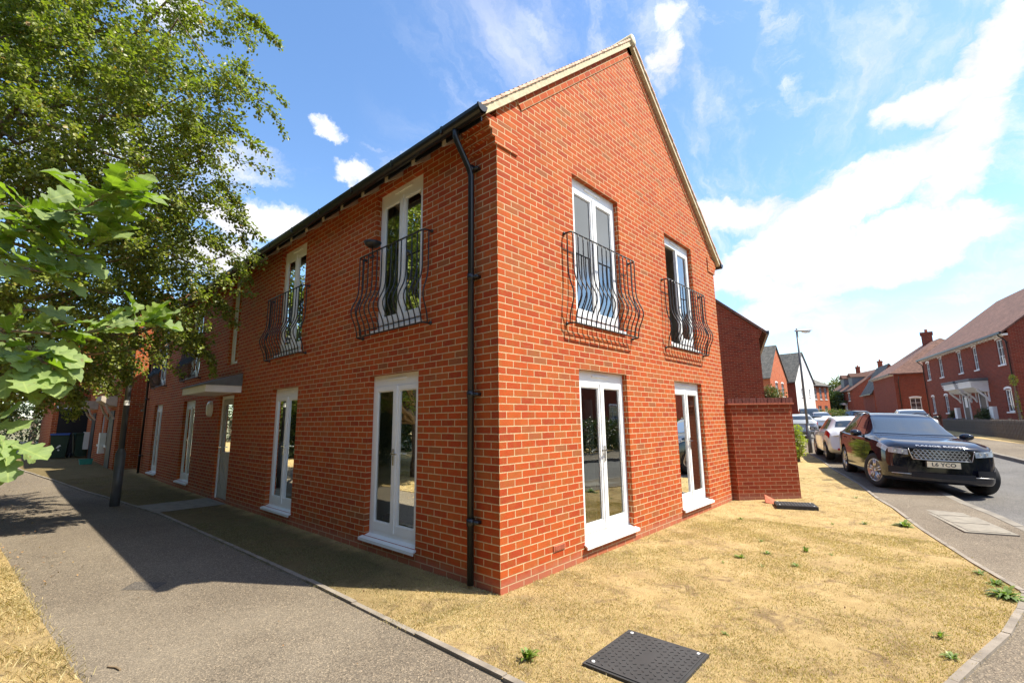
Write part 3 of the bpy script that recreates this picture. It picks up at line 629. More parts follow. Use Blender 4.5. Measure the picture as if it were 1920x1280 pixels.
# roof planes
OH = .27
for side in (-1, 1):
    bm = bmesh.new(); l = bm.loops.layers.uv.verify()
    d0 = -OH / cs; d1 = sl_len
    P = lambda d, y, n: Vector((slope(side, d, 0, n).x, y, slope(side, d, 0, n).z))
    a = [P(d0, -.05, .06), P(d1, -.05, .06), P(d1, BL + .05, .06), P(d0, BL + .05, .06)]; b = [P(d0, -.05, .0), P(d1, -.05, .0), P(d1, BL + .05, .0), P(d0, BL + .05, .0)]
    va = [bm.verts.new(p) for p in a]; vb = [bm.verts.new(p) for p in b]; F = [bm.faces.new(va), bm.faces.new(vb)] + [bm.faces.new((va[i], va[(i + 1) % 4], vb[(i + 1) % 4], vb[i])) for i in range(4)]
    for f in F:
        for lp in f.loops: lp[l].uv = (lp.vert.co.y, (lp.vert.co.z - EV) / sn)
    rf = obj('roof', bm, M['tile'], bld)
    # verge: mortar bed and tile ends stepping up the slope
    bm = bmesh.new(); n = int((d1 - d0) / .1)
    X = lambda d, o, nn: slope(side, d, o, nn)
    bx(bm, d0 + .02, d1, -.3, .075, -.03, .058, lambda d, o, nn: slope(side, d, o, nn)); obj('verge_mortar', bm, M['mortar'], rf)
    bm = bmesh.new()
    for i in range(n):
        d = d0 + i * .1; j = random.uniform(-.004, .004)
        vs = [bm.verts.new(slope(side, dd, oo + j, nn)) for dd, nn in ((d, .062), (d, .086), (d + .16, .068), (d + .16, .048)) for oo in (-.4, .095)]
        for qd in ((0, 2, 4, 6), (1, 3, 5, 7), (0, 1, 3, 2), (2, 3, 5, 4), (4, 5, 7, 6), (6, 7, 1, 0)): bm.faces.new([vs[k] for k in qd])
    obj('verge_tiles', bm, M['tile_edge'], rf)
    # gutter, brackets
    gxp = -OH - .035 if side < 0 else BW + OH + .035; gzp = EV - OH * RS + .035
    bm = bmesh.new(); prof = [(math.cos(t) * .07, math.sin(t) * .085) for t in [PI + PI * k / 8 for k in range(9)]]; prof = prof + [(x * .92, y * .92) for x, y in prof[::-1]]
    rows = [[bm.verts.new((gxp + x, y, gzp + z)) for x, z in prof] for y in (-.09, BL + .1)]
    for i in range(len(prof)): bm.faces.new((rows[0][i], rows[0][(i + 1) % len(prof)], rows[1][(i + 1) % len(prof)], rows[1][i]))
    for y in (-.10, BL + .09):   # stop ends
        vs = [[bm.verts.new((gxp + math.cos(t) * .07, yy, gzp + .012 + math.sin(t) * .075)) for t in [PI + PI * k / 10 for k in range(11)]] for yy in (y, y + .02)]
        bm.faces.new(vs[0]); bm.faces.new(vs[1])
        for i in range(11): bm.faces.new((vs[0][i], vs[0][(i + 1) % 11], vs[1][(i + 1) % 11], vs[1][i]))
    for k in range(17): bx(bm, gxp - .068, gxp + .05, .5 + k, .53 + k, gzp - .07, gzp + .012)
    bx(bm, gxp + .068 if side < 0 else gxp - .085, gxp + .085 if side < 0 else gxp - .068, .0, BL, gzp - .09, gzp + .04)
    obj('gutter', bm, M['black'], bld)
    # rafter feet
    for k in range(27):
        y = .62 + k * .6
        bm = bmesh.new(); e = .035
        pr = [(.0, EV - .15), (-OH + .03, EV - OH * RS - .09), (-OH + .03, EV - OH * RS - .012), (.0, EV - .012)]
        va = [bm.verts.new((x if side < 0 else BW - x, y - e, z)) for x, z in pr]; vb = [bm.verts.new((x if side < 0 else BW - x, y + e, z)) for x, z in pr]
        bm.faces.new(va); bm.faces.new(vb)
        for i in range(4): bm.faces.new((va[i], va[(i + 1) % 4], vb[(i + 1) % 4], vb[i]))
        obj('rafter_end', bm, M['wood_pale'], rf)
bm = bmesh.new(); tube(bm, [(BW / 2, -.1, RZ + .05), (BW / 2, BL + .1, RZ + .05)], .1, 12); obj('ridge_tiles', bm, M['mortar'], bld, True)
# downpipes
def downpipe(parent, X, a, top, off, bot=.05, n=3, d=.07):
    bm = bmesh.new(); tube(bm, [X(a, off, top), X(a, off, top - .12), X(a, off - .03, top - .18), X(a, d + .03, top - .42), X(a, d, top - .5), X(a, d, bot)], .034, 12)
    for k in range(n):
        z = bot + .55 + k * (top - .75 - bot) / max(1, n - .8); tube(bm, [X(a, d, z), X(a, d, z + .07)], .041, 12); bx(bm, a - .05 - .035, a + .035, .0, d - .0, z + .02, z + .05, X)
    tube(bm, [X(a, off, top - .02), X(a, off, top + .05)], .045, 12)
    return obj('downpipe', bm, M['black'], parent, True)
downpipe(bld, SX, .34, EV - OH * RS + .0, OH + .035, n=4); downpipe(bld, SX, BL - .25, EV - OH * RS, OH + .035, n=3)
# overflow pipe mark, air brick
bm = bmesh.new(); bx(bm, .82, 1.03, 0, .012, .232, .292, GX)
for k in range(5): bx(bm, .835, 1.015, .012, .017, .24 + k * .0105, .244 + k * .0105, GX)
obj('air_brick', bm, M['terracotta'], bld)
# canopy over the door
bm = bmesh.new(); c0, c1, pj = 7.48, 9.22, .65
bx(bm, c0, c1, 0.002, pj, 2.27, 2.41, SX); obj_c = obj('canopy', bm, M['white'], bld)
bm = bmesh.new(); pr = [(0.003, 2.411), (pj + .04, 2.411), (pj + .04, 2.435), (.05, 2.66), (0.003, 2.66)]
va = [bm.verts.new(SX(c0 - .03, o, z)) for o, z in pr]; vb = [bm.verts.new(SX(c1 + .03, o, z)) for o, z in pr]; bm.faces.new(va); bm.faces.new(vb)
for i in range(5): bm.faces.new((va[i], va[(i + 1) % 5], vb[(i + 1) % 5], vb[i]))
obj('canopy_roof', bm, M['lead'], obj_c)
# oval bulkhead light
bm = bmesh.new()
rings = []
for o, s in ((0, 1.), (.04, 1.), (.07, .9), (.09, .7), (.1, .35)): rings.append([bm.verts.new(SX(9.42 + math.cos(t) * .13 * s, o, 1.98 + math.sin(t) * .19 * s)) for t in [2 * PI * k / 20 for k in range(20)]])
for a, b in zip(rings, rings[1:]):
    for k in range(20): bm.faces.new((a[k], a[(k + 1) % 20], b[(k + 1) % 20], b[k]))
bm.faces.new(rings[-1]); obj('wall_light', bm, M['lens'], bld, True)
# hanging bird-bath like dish on the corner balcony
bm = bmesh.new(); lathe(bm, [(.0, 4.0), (.06, 4.0), (.1, 4.03), (.12, 4.07), (.115, 4.07), (.095, 4.035), (.0, 4.01)], 20, c=(-.16, 2.24, 0)); tube(bm, [(-.16, 2.24, 3.88), (-.16, 2.24, 4.01)], .008, 6); tube(bm, [(-.16, 2.20, 3.86), (-.16, 2.28, 3.86)], .02, 6)
tag(obj('hanging_feeder_dish', bm, M['iron'], None, True), 'small dark round feeder dish fixed on the rail of the side balcony nearest the corner', 'bird feeder')
# door path slab
sheet('door_path', [(-1.2, 7.75), (-.02, 7.75), (-.02, 9.0), (-1.3, 9.0)], .022, M['concrete'], .6)

# ------------------------------------------------------------------ garden wall
def brick_box(bm, X, a0, a1, o0, o1, z0, z1):
    l = bm.loops.layers.uv.verify()
    def q(ps, uvs):
        f = bm.faces.new([bm.verts.new(X(*p)) for p in ps])
        for lp, u in zip(f.loops, uvs): lp[l].uv = u
    for o in (o0, o1): q([(a0, o, z0), (a1, o, z0), (a1, o, z1), (a0, o, z1)], [(a0, z0), (a1, z0), (a1, z1), (a0, z1)])
    for a in (a0, a1): q([(a, o0, z0), (a, o1, z0), (a, o1, z1), (a, o0, z1)], [(a + o0, z0), (a + o1, z0), (a + o1, z1), (a + o0, z1)])
    q([(a0, o0, z1), (a1, o0, z1), (a1, o1, z1), (a0, o1, z1)], [(a0, o0), (a1, o0), (a1, o1), (a0, o1)])
gwt = thing('garden_wall', 'short freestanding deep red brick garden wall with brick on edge coping, joined to the gable corner', 'garden wall', (6.62, -.1, 0))
GW = frame((0, 0, 0), (.7071, -.7071, 0), (-.7071, -.7071, 0))
bm = bmesh.new(); brick_box(bm, GW, 0, 1.27, -.215, 0, -.2, 1.875); brick_box(bm, frame((-.005, 0, 0), (0, 1, 0), (-1, 0, 0)), -.02, .2, -.2, 0.0, -.2, 1.875); obj('wall', bm, M['brick_wall'], gwt, recalc=False)
bm = bmesh.new(); brick_box(bm, GW, -.06, 1.31, -.245, .03, 1.876, 1.905); obj('creasing_course', bm, M['terracotta'], gwt)
bm = bmesh.new()
for k in range(18): a = -.04 + k * .075; j = random.uniform(-.004, .004); bx(bm, a + .004, a + .071, -.215 + j, .0 + j, 1.907, 2.012 + j, GW)
obj('coping', bm, flat('dark coping brick', (.16, .045, .03), .85, var=.35, sc=13, bump=.4), gwt)

# ------------------------------------------------------------------ covers in the ground
def cover(name, label, c, sx, sy, rz, h, nx, ny, group=None):
    t = thing(name, label, 'inspection cover', (c[0], c[1], gz(*c)), rz, group)
    bm = bmesh.new(); bx(bm, -sx / 2 - .018, sx / 2 + .018, -sy / 2 - .018, sy / 2 + .018, 0, h - .006); obj('frame', bm, M['coverdark'], t)
    bm = bmesh.new(); bx(bm, -sx / 2, sx / 2, -sy / 2, sy / 2, h - .01, h); bmesh.ops.bevel(bm, geom=list(bm.edges), offset=.003, segments=1); nf = len(bm.faces)
    for i in range(nx):
        for j in range(ny):
            x = -sx / 2 + sx * (i + .5 + (.25 if j % 2 else -.25)) / nx; y = -sy / 2 + sy * (j + .5) / ny
            if abs(x) > sx / 2 - .02 or (sx > .5 and abs(x) < .09 and abs(y + .0) < .035): continue
            a = PI / 4 * (1 if (i + j) % 2 else -1); ca, sa = math.cos(a) * .011, math.sin(a) * .011
            bx(bm, -1, 1, -.4, .4, h, h + .0035, lambda p, q, z: Vector((x + p * ca - q * sa, y + p * sa + q * ca, z)))
    for k, f in enumerate(bm.faces): f.material_index = int(k >= nf)
    obj('lid', bm, [M['cover'], M['coverdark']], t); bm = bmesh.new()
    bm.free()
    for x in (-1, 1):
        for y in (-1, 1): bm = bmesh.new(); lathe(bm, [(0, h + .005), (.011, h + .004), (.013, h)], 10, c=(x * (sx / 2 - .035), y * (sy / 2 - .035), 0)); obj('bolt', bm, M['white'], t)
    return t
cover('inspection_cover', 'large grey studded square cover in the dry lawn near the path', (-.22, -1.59), .62, .57, R(1), .036, 13, 14)
cover('inspection_cover', 'small raised dark cover at the foot of the garden wall', (6.5, -1.1), .42, .6, R(20), .075, 9, 12)
t = thing('access_cover', 'pale concrete framed utility cover set flush in the pavement beside the black car', 'access cover', (6.9, -3.28, gz(6.9, -3.28)), R(17))
bm = bmesh.new(); bx(bm, -.95, .95, -.28, .28, -.02, .006); obj('frame', bm, M['concrete'], t); bm = bmesh.new()
for k in range(3): bx(bm, -.88 + k * .6, -.31 + k * .6, -.22, .22, .0, .011)
obj('lid', bm, M['concrete'], t)
bm = bmesh.new(); quad(bm, (0, 0, .0), (.2, .03, .05), (.16, .2, .14), (-.02, .14, .02)); r = bmesh.ops.extrude_face_region(bm, geom=list(bm.faces)); bmesh.ops.translate(bm, vec=(0, -.01, .02), verts=[v for v in r['geom'] if isinstance(v, bmesh.types.BMVert)])
o = tag(obj('broken_tile', bm, M['terracotta']), 'broken terracotta tile leaning at the foot of the garden wall', 'broken tile'); o.location = (6.62, -.72, .0)
bm = bmesh.new(); bmesh.ops.create_icosphere(bm, subdivisions=3, radius=1)
for v in bm.verts: v.co = Vector((v.co.x * .075, v.co.y * .05, v.co.z * .045)) * (1 + random.uniform(-.12, .12))
o = tag(obj('mossy_stone', bm, M['stone'], None, False), 'mossy brown stone lying on the footpath at the bottom edge', 'stone'); o.location = (-1.93, -.42, .03); o.rotation_euler = (0, 0, R(-20))
bm = bmesh.new(); tube(bm, [(0, 0, .008), (.035, -.06, .01), (.05, -.12, .008)], .007, 6); o = tag(obj('twig', bm, M['twig']), 'short broken twig on the footpath beside the left grass', 'twig'); o.location = (-2.68, 1.16, 0)
# faint patch repair in the path
t2 = sheet('path_patch', [(-2.35, 3.05), (-2.12, 2.78), (-1.98, 2.95), (-2.2, 3.25)], .003, tarmac('patched tarmac', (.10, .088, .077), (.13, .115, .1), (.2, .2, .08)), .3)
#@@PART2
# ------------------------------------------------------------------ street houses
def arch(bm, X, a0, a1, z, rise, dep, o=.012):   # pale curved head over a window
    n = 8; up = []; lo = []
    for i in range(n + 1):
        t = i / n; a = a0 - .05 + (a1 - a0 + .1) * t; h = rise * (1 - (2 * t - 1) ** 2)
        lo.append((a, z + h - .02)); up.append((a, z + h + .1))
    P = lo + up[::-1]
    va = [bm.verts.new(X(a, o, zz)) for a, zz in P]; vb = [bm.verts.new(X(a, o - dep, zz)) for a, zz in P]; bm.faces.new(va); bm.faces.new(vb)
    for i in range(len(P)): bm.faces.new((va[i], va[(i + 1) % len(P)], vb[(i + 1) % len(P)], vb[i]))
def swindow(parent, X, h, bars=True, arched=True, sill=True, label=None):
    a0, a1, z0, z1 = h; bm = bmesh.new(); f = .055
    for q in ((a0, a0 + f, z0, z1), (a1 - f, a1, z0, z1), (a0 + f, a1 - f, z0, z0 + f), (a0 + f, a1 - f, z1 - f, z1)): bx(bm, q[0] + .001, q[1], -.1, -.05, q[2] + .001, q[3], X)
    if bars:
        bx(bm, (a0 + a1) / 2 - .014, (a0 + a1) / 2 + .014, -.085, -.055, z0 + f, z1 - f, X)
        for k in (1, 2): z = z0 + (z1 - z0) * k / 3; bx(bm, a0 + f, a1 - f, -.084, -.056, z - .012, z + .012, X)
    if arched: arch(bm, X, a0, a1, z1, .07, .1)
    w = obj('window', bm, M['upvc'], parent)
    if label: w['label'] = label
    bm = bmesh.new(); quad(bm, X(a0 + f, -.08, z0 + f), X(a1 - f, -.08, z0 + f), X(a1 - f, -.08, z1 - f), X(a0 + f, -.08, z1 - f)); obj('pane', bm, M['carglass'], w)
    if sill: bm = bmesh.new(); bx(bm, a0 - .06, a1 + .06, -.05, .06, z0 - .08, z0 - .005, X); obj('sill', bm, M['white'], w)
    return w
def house(name, label, P, ang, L, D, base, eave, ridge, wallm, roofm, front=[], side0=[], side1=[], along=True, arched=True, cat='house', over=.3, corb=False, chim=[], hip0=0., hip1=0., gablemat=None, bars=True):
    """front runs from P in direction ang; the body lies to the right of it (clockwise). along: ridge parallel to the front"""
    t = thing(name, label, cat, (P[0], P[1], base), 0)
    A = Vector((math.cos(ang), math.sin(ang), 0)); I = Vector((A.y, -A.x, 0))   # inwards
    FX = frame((0, 0, 0), A, -I); BK = frame(I * D, A, I); S0 = frame((0, 0, 0), I, -A); S1 = frame(A * L, I, A)
    sides = [(FX, L, front, wallm), (BK, L, [], wallm), (S0, D, side0, gablemat or wallm), (S1, D, side1, gablemat or wallm)]
    for X, n, H, mt in sides:
        bm = bmesh.new(); wallmesh(bm, X, 0, n, -.9, eave, H, .12); l = bm.loops.layers.uv.verify()
        g = (X in (S0, S1)) == along
        hp = (hip0 if X in (S0, FX) else hip1)
        if g and hp <= 0:
            f = bm.faces.new([bm.verts.new(X(a, 0, z)) for a, z in ((0, eave), (n, eave), (n / 2, ridge))])
            for lp, u in zip(f.loops, ((0, eave), (n, eave), (n / 2, ridge))): lp[l].uv = u
        obj('wall', bm, mt, t, recalc=False)
        for h in H: swindow(t, X, h, arched=arched, bars=bars)
        if H:
            bm = bmesh.new(); quad(bm, X(.05, -.6, -.2), X(n - .05, -.6, -.2), X(n - .05, -.6, eave), X(.05, -.6, eave)); obj('interior_wall', bm, M['dark'], t)
    # roof as two slabs, with optional hips
    if along: C = lambda s, w, z: A * s + I * w + Vector((0, 0, z)); n, w = L, D
    else: C = lambda s, w_, z: I * s + A * w_ + Vector((0, 0, z)); n, w = D, L
    k = (ridge - eave) / (w / 2); ov = .12
    e0, e1 = hip0, hip1; lo = eave - over * k + .03
    def slab(name, pts):
        bm = bmesh.new(); va = [bm.verts.new(p + Vector((0, 0, .10))) for p in pts]; vb = [bm.verts.new(p) for p in pts]; bm.faces.new(va); bm.faces.new(vb); m_ = len(pts)
        for i in range(m_): bm.faces.new((va[i], va[(i + 1) % m_], vb[(i + 1) % m_], vb[i]))
        return obj(name, bm, roofm, t, uv=True)
    o0 = over if e0 > 0 else ov; o1 = over if e1 > 0 else ov
    r = slab('roof', [C(-o0, -over, lo), C(n + o1, -over, lo), C(n - e1 + (ov if e1 <= 0 else 0), w / 2, ridge + .03), C(e0 - (ov if e0 <= 0 else 0), w / 2, ridge + .03)])
    slab('roof', [C(-o0, w + over, lo), C(n + o1, w + over, lo), C(n - e1 + (ov if e1 <= 0 else 0), w / 2, ridge + .03), C(e0 - (ov if e0 <= 0 else 0), w / 2, ridge + .03)])
    if e0 > 0: slab('roof', [C(-over, -over, lo), C(-over, w + over, lo), C(e0, w / 2, ridge + .03)])
    if e1 > 0: slab('roof', [C(n + over, -over, lo), C(n + over, w + over, lo), C(n - e1, w / 2, ridge + .03)])
    # eaves board with dentils, gutter
    bm = bmesh.new()
    for q in ((-over - .1, -over, lo - .02, lo + .1),):
        a = C(-.1, q[0], q[2]); pr = [(q[0], q[2]), (q[1], q[2]), (q[1], q[3]), (q[0], q[3])]
        va = [bm.verts.new(C(-ov, y, z)) for y, z in pr]; vb = [bm.verts.new(C(n + ov, y, z)) for y, z in pr]; bm.faces.new(va); bm.faces.new(vb)
        for i in range(4): bm.faces.new((va[i], va[(i + 1) % 4], vb[(i + 1) % 4], vb[i]))
    obj('gutter', bm, M['black'], t)
    if corb:
        bm = bmesh.new(); j = 0.
        while j < n - .2: bx(bm, j, j + .11, -over + .04, 0., lo - .11, lo - .03, lambda a, b, z: C(a, b, z)); j += .5
        bx(bm, 0, n, -over + .04, 0., lo - .03, lo - .002, lambda a, b, z: C(a, b, z)); obj('eaves_board', bm, M['white'], t)
    for (s, wf, h) in chim:
        bm = bmesh.new(); c = C(s, wf * w, 0); zt = ridge + h
        bx(bm, c.x - .45, c.x + .45, c.y - .32, c.y + .32, eave, zt - .2); bx(bm, c.x - .52, c.x + .52, c.y - .39, c.y + .39, zt - .2, zt); ch = obj('chimney', bm, wallm, r, uv=True)
        bm = bmesh.new()
        for q in (-.2, .2): lathe(bm, [(.1, zt), (.12, zt + .3), (.09, zt + .3), (.0, zt + .28)], 10, c=(c.x + q, c.y, 0))
        obj('chimney_pot', bm, M['terracotta'], ch)
    return t, FX, S0, S1, BK, r, C
def atp(px, py, D): return CAMP + D * (f_ + (px - 960) / 874.5 * r_ - (py - 640) / 874.5 * u_)
# house A, long terrace across the street
hb = .9
hA, FX, S0, S1, BK, rA, CA = house('terraced_house', 'long red brick terrace across the street with brown tiled roof and twin white porch canopies', (34.2, -6.4), R(15.3), 15.2, 10.6, hb, 5.35, 9.55, M['brick_street'], M['tile_brown'],
    front=[(.8, 1.6, .82, 2.07), (10.65, 11.35, .82, 2.1), (13.6, 14.25, .82, 2.1), (.82, 1.62, 3.5, 4.95), (4.4, 5.02, 3.5, 4.95), (6.95, 7.65, 3.5, 4.95), (10.7, 11.45, 3.5, 4.95), (13.6, 14.35, 3.5, 4.85)], corb=True)
FX0 = FX
def extras(t, X):
    for k, a in enumerate((4.1, 6.8)):
        bm = bmesh.new(); bx(bm, a, a + .92, .0, .03, .0, 2.1, X); dr = obj('door', bm, M['door_dark'], t)
        bm = bmesh.new()
        for q in ((a - .08, a, 0, 2.15), (a + .92, a + 1., 0, 2.15), (a, a + .92, 2.1, 2.15)): bx(bm, q[0], q[1], 0, .06, q[2], q[3], X)
        obj('door_frame', bm, M['white'], dr)
        if k == 1: bm = bmesh.new(); bx(bm, a + .25, a + .67, .03, .045, 1.15, 1.85, X); obj('door_glazing', bm, M['white'], dr)
        bm = bmesh.new(); b0, b1 = a - .55, a + 1.5
        pr = [(0, 2.05), (.3, 2.08), (.7, 2.35), (.8, 2.35), (.8, 2.75), (0, 2.75)]
        va = [bm.verts.new(X(b0, o, z)) for o, z in pr]; vb = [bm.verts.new(X(b1, o, z)) for o, z in pr]; bm.faces.new(va); bm.faces.new(vb)
        for i in range(6): bm.faces.new((va[i], va[(i + 1) % 6], vb[(i + 1) % 6], vb[i]))
        for q in range(3): bx(bm, b0 - .03 - q * .02, b1 + .03 + q * .02, 0, .82 + q * .03, 2.42 + q * .12, 2.47 + q * .12, X)
        cp = obj('porch_canopy', bm, M['white'], t)
        bm = bmesh.new(); bx(bm, b0 - .1, b1 + .1, 0, .9, 2.76, 2.9, X); obj('canopy_roof', bm, M['lead'], cp)
        for e in (b0 + .06, b1 - .14):
            bm = bmesh.new(); tube(bm, [X(e + .04, .55, 2.2), X(e + .04, .35, 1.95), X(e + .04, .12, 1.7), X(e + .04, .03, 1.5)], .06, 6); bx(bm, e, e + .08, 0, .06, 1.45, 2.25, X); obj('bracket', bm, M['white'], cp)
        bm = bmesh.new(); bx(bm, (a - 1.15 if k == 0 else a + 1.85), (a - .65 if k == 0 else a + 2.3), 0, .2, .4, 1.15, X); obj('meter_box', bm, M['white'], t)
extras(hA, FX)
downpipe(hA, FX, .2, 5.2, .35, bot=0.); downpipe(hA, FX, 15.0, 5.2, .35, bot=0.)
house('brick_house', 'red brick house across the street outside the right edge of the view', (14, -15.2), R(14), 15, 9, .35, 5.2, 8.8, M['brick_street'], M['tile_brown'], front=[(1.5, 2.4, .9, 2.1), (5, 6, .9, 2.1), (10, 11, .9, 2.1), (1.5, 2.4, 3.5, 4.8), (5, 6, 3.5, 4.8), (10, 11, 3.5, 4.8)])
# house B, with hip end, beyond the terrace
p = atp(1674, 698, 46)
hB, FXB, S0B, S1B, _, rB, CB = house('corner_house', 'brick house with brown hipped roof at the far end of the long terrace', (p.x, p.y), R(15.3), 9, 9.5, .75, 4.95, 8.3, M['brick_street'], M['tile_brown'],
    side0=[(1.0, 1.85, 1.1, 2.45)], front=[], along=True, hip1=0, hip0=2.8, corb=True)
downpipe(hB, S0B, .3, 4.5, .4, bot=0.)
p = atp(1739, 640, 50); bm = bmesh.new(); bx(bm, -.6, .6, -.45, .45, -2.5, 1.0); bx(bm, -.68, .68, -.53, .53, 1.0, 1.25); c = obj('chimney', bm, M['brick_street'], rB, uv=True); c.location = (p.x - hB.location.x, p.y - hB.location.y, p.z - .75 - .3)
bm = bmesh.new(); lathe(bm, [(.13, 1.25), (.15, 1.6), (.0, 1.6)], 10); obj('chimney_pot', bm, M['terracotta'], c)
# house C and D
p = atp(1638, 738, 60)
hC, FXC, S0C, *_ = house('gabled_house', 'narrow red brick house with a steep front gable and white bargeboards behind the hipped house', (p.x, p.y), R(15), 7, 4.0, 1.0, 3.7, 7.0, M['brick_street'], M['slate'],
    side0=[(.7, 1.2, 2.3, 3.4), (2.2, 2.7, 2.3, 3.4), (.8, 1.3, .3, 1.3)], along=True, arched=True)
bm = bmesh.new(); bx(bm, 1.8, 3.0, 0, .7, 2.1, 2.45, S0C); bx(bm, 2.0, 2.8, 0, .05, 0, 2.1, S0C); obj('porch', bm, M['white'], hC)
p = atp(1634, 742, 66)
hD, FXD, S0D, *_ = house('side_wing_house', 'low brick house with grey hipped roof left of the steep gabled house', (p.x, p.y), R(11.3), 6, 3.6, 1.0, 3.9, 6.0, M['brick_street'], M['slate'], side0=[(.8, 1.3, 2.4, 3.5), (1., 1.5, .5, 1.5)], hip0=1.6)
# house E, big gable with chimneys and dormers
p = atp(1604, 778, 78)
hE, FXE, S0E, S1E, _, rE, CE = house('large_gabled_house', 'tall brick house at the street end with two chimneys and two red roofed dormers', (p.x, p.y), R(25), 11, 9.4, 1.25, 4.6, 8.0, M['brick_street'], M['tile_brown'],
    front=[(1.2, 2.1, 2.8, 4.1), (4.2, 5.1, 2.8, 4.1), (7.4, 8.3, 2.8, 4.1)], chim=[(.6, .5, 1.3), (10., .5, 1.3)])
for s in (2.2, 6.0):
    bm = bmesh.new(); bx(bm, s, s + 1.6, .9, 3.6, 5.0, 6.9, CE); d_ = obj('dormer', bm, M['lead'], rE)
    bm = bmesh.new(); va = [bm.verts.new(CE(a, b, z)) for a, b, z in ((s - .2, .7, 6.9), (s + 1.8, .7, 6.9), (s + .8, .7, 7.6), (s - .2, 3.8, 6.9), (s + 1.8, 3.8, 6.9), (s + .8, 3.8, 7.6))]
    for q in ((0, 1, 2), (3, 4, 5), (0, 1, 4, 3), (1, 2, 5, 4), (2, 0, 3, 5)): bm.faces.new([va[i] for i in q])
    obj('dormer_roof', bm, M['tile'], d_)
bm = bmesh.new(); bx(bm, 2.9, 4.1, 0, .8, 2.15, 2.5, FXE); bx(bm, 3., 4., 0, .06, 0, 2.15, FXE); obj('porch', bm, M['white'], hE)
# left side of the street: building G behind the garden wall
GA = R(17); p = atp(1434, 745, 19.3); gw_ = Vector((math.cos(GA), math.sin(GA), 0))
I_ = Vector((-gw_.y, gw_.x, 0)); Q = p + gw_ * 9 * 0
# the street front runs along gw_; its gable end faces the camera. Body lies to the left of the direction, so start at the far end and run back
st = Vector((p.x, p.y, 0)) + gw_ * 10
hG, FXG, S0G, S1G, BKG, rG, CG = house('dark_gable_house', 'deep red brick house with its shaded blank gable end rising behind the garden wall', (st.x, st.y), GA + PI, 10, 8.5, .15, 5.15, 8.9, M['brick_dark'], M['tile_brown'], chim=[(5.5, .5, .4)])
bm = bmesh.new()
for i in range(4): st_ = .05 * (i + 1); brick_box(bm, S1G, -st_, .3, -.3, .015, 4.75 + i * .1, 4.85 + i * .1)
obj('corbel', bm, M['brick_dark'], hG, recalc=False)
bm = bmesh.new(); va = []
for d, n_ in ((-.38, .0), (-.38, .09), (4.25, .09), (4.25, .0)): va.append((d, 5.15 - .0 + (8.9 - 5.15) / 4.25 * d + n_ + .02))
a_ = [bm.verts.new(S1G(d, .02, z)) for d, z in va]; b_ = [bm.verts.new(S1G(d, .10, z)) for d, z in va]; bm.faces.new(a_); bm.faces.new(b_)
for i in range(4): bm.faces.new((a_[i], a_[(i + 1) % 4], b_[(i + 1) % 4], b_[i]))
obj('verge', bm, M['lead'], hG)
def lefthouse(name, label, corner, D, L, dep, base, eave, ridge, wm, rm, gm, ang=15, along=False, **kw):
    p = atp(corner[0], corner[1], D); a = R(ang); g = Vector((math.cos(a), math.sin(a), 0)); s = Vector((p.x, p.y, 0)) + g * L
    return house(name, label, (s.x, s.y), a + PI, L, dep, base, eave, ridge, wm, rm, gablemat=gm, along=along, **kw)
lefthouse('orange_gabled_house', 'orange brick house with sunlit street gable and grey roof just beyond the dark gable', (1449, 760), 44, 5.5, 9, .55, 4.9, 8.0, M['brick_lit'], M['slate'], None, ang=-2, side1=[], front=[(1.2, 2.0, 3., 4.3), (3.2, 4.0, 3., 4.3), (1.5, 2.4, .6, 2.)])
hW = lefthouse('white_gabled_house', 'white rendered gabled house with grey roof on the left of the street', (1497, 770), 50, 5.2, 9, .7, 4.8, 7.9, M['render'], M['slate'], M['brick_street'], ang=-8.5, side1=[], front=[(1.2, 1.6, 3., 3.9), (3.4, 3.8, 3., 3.9)], arched=False)
lefthouse('orange_terraced_house', 'sunlit orange brick townhouse with three tall upper windows beyond the white gabled house', (1527, 778), 66, 5.0, 8, .95, 5.0, 7.2, M['brick_lit'], M['slate'], None, ang=-15, along=True, side1=[(1, 1.8, 3., 4.6), (3.4, 4.2, 3., 4.6)], front=[(.6, 1.3, 3., 4.7), (2.1, 2.8, 3., 4.7), (3.6, 4.3, 3., 4.7), (.8, 1.7, .1, 2.1), (2.6, 3.6, .6, 2.1)], chim=[(.5, .5, .8), (3.4, .25, .6)], arched=False)
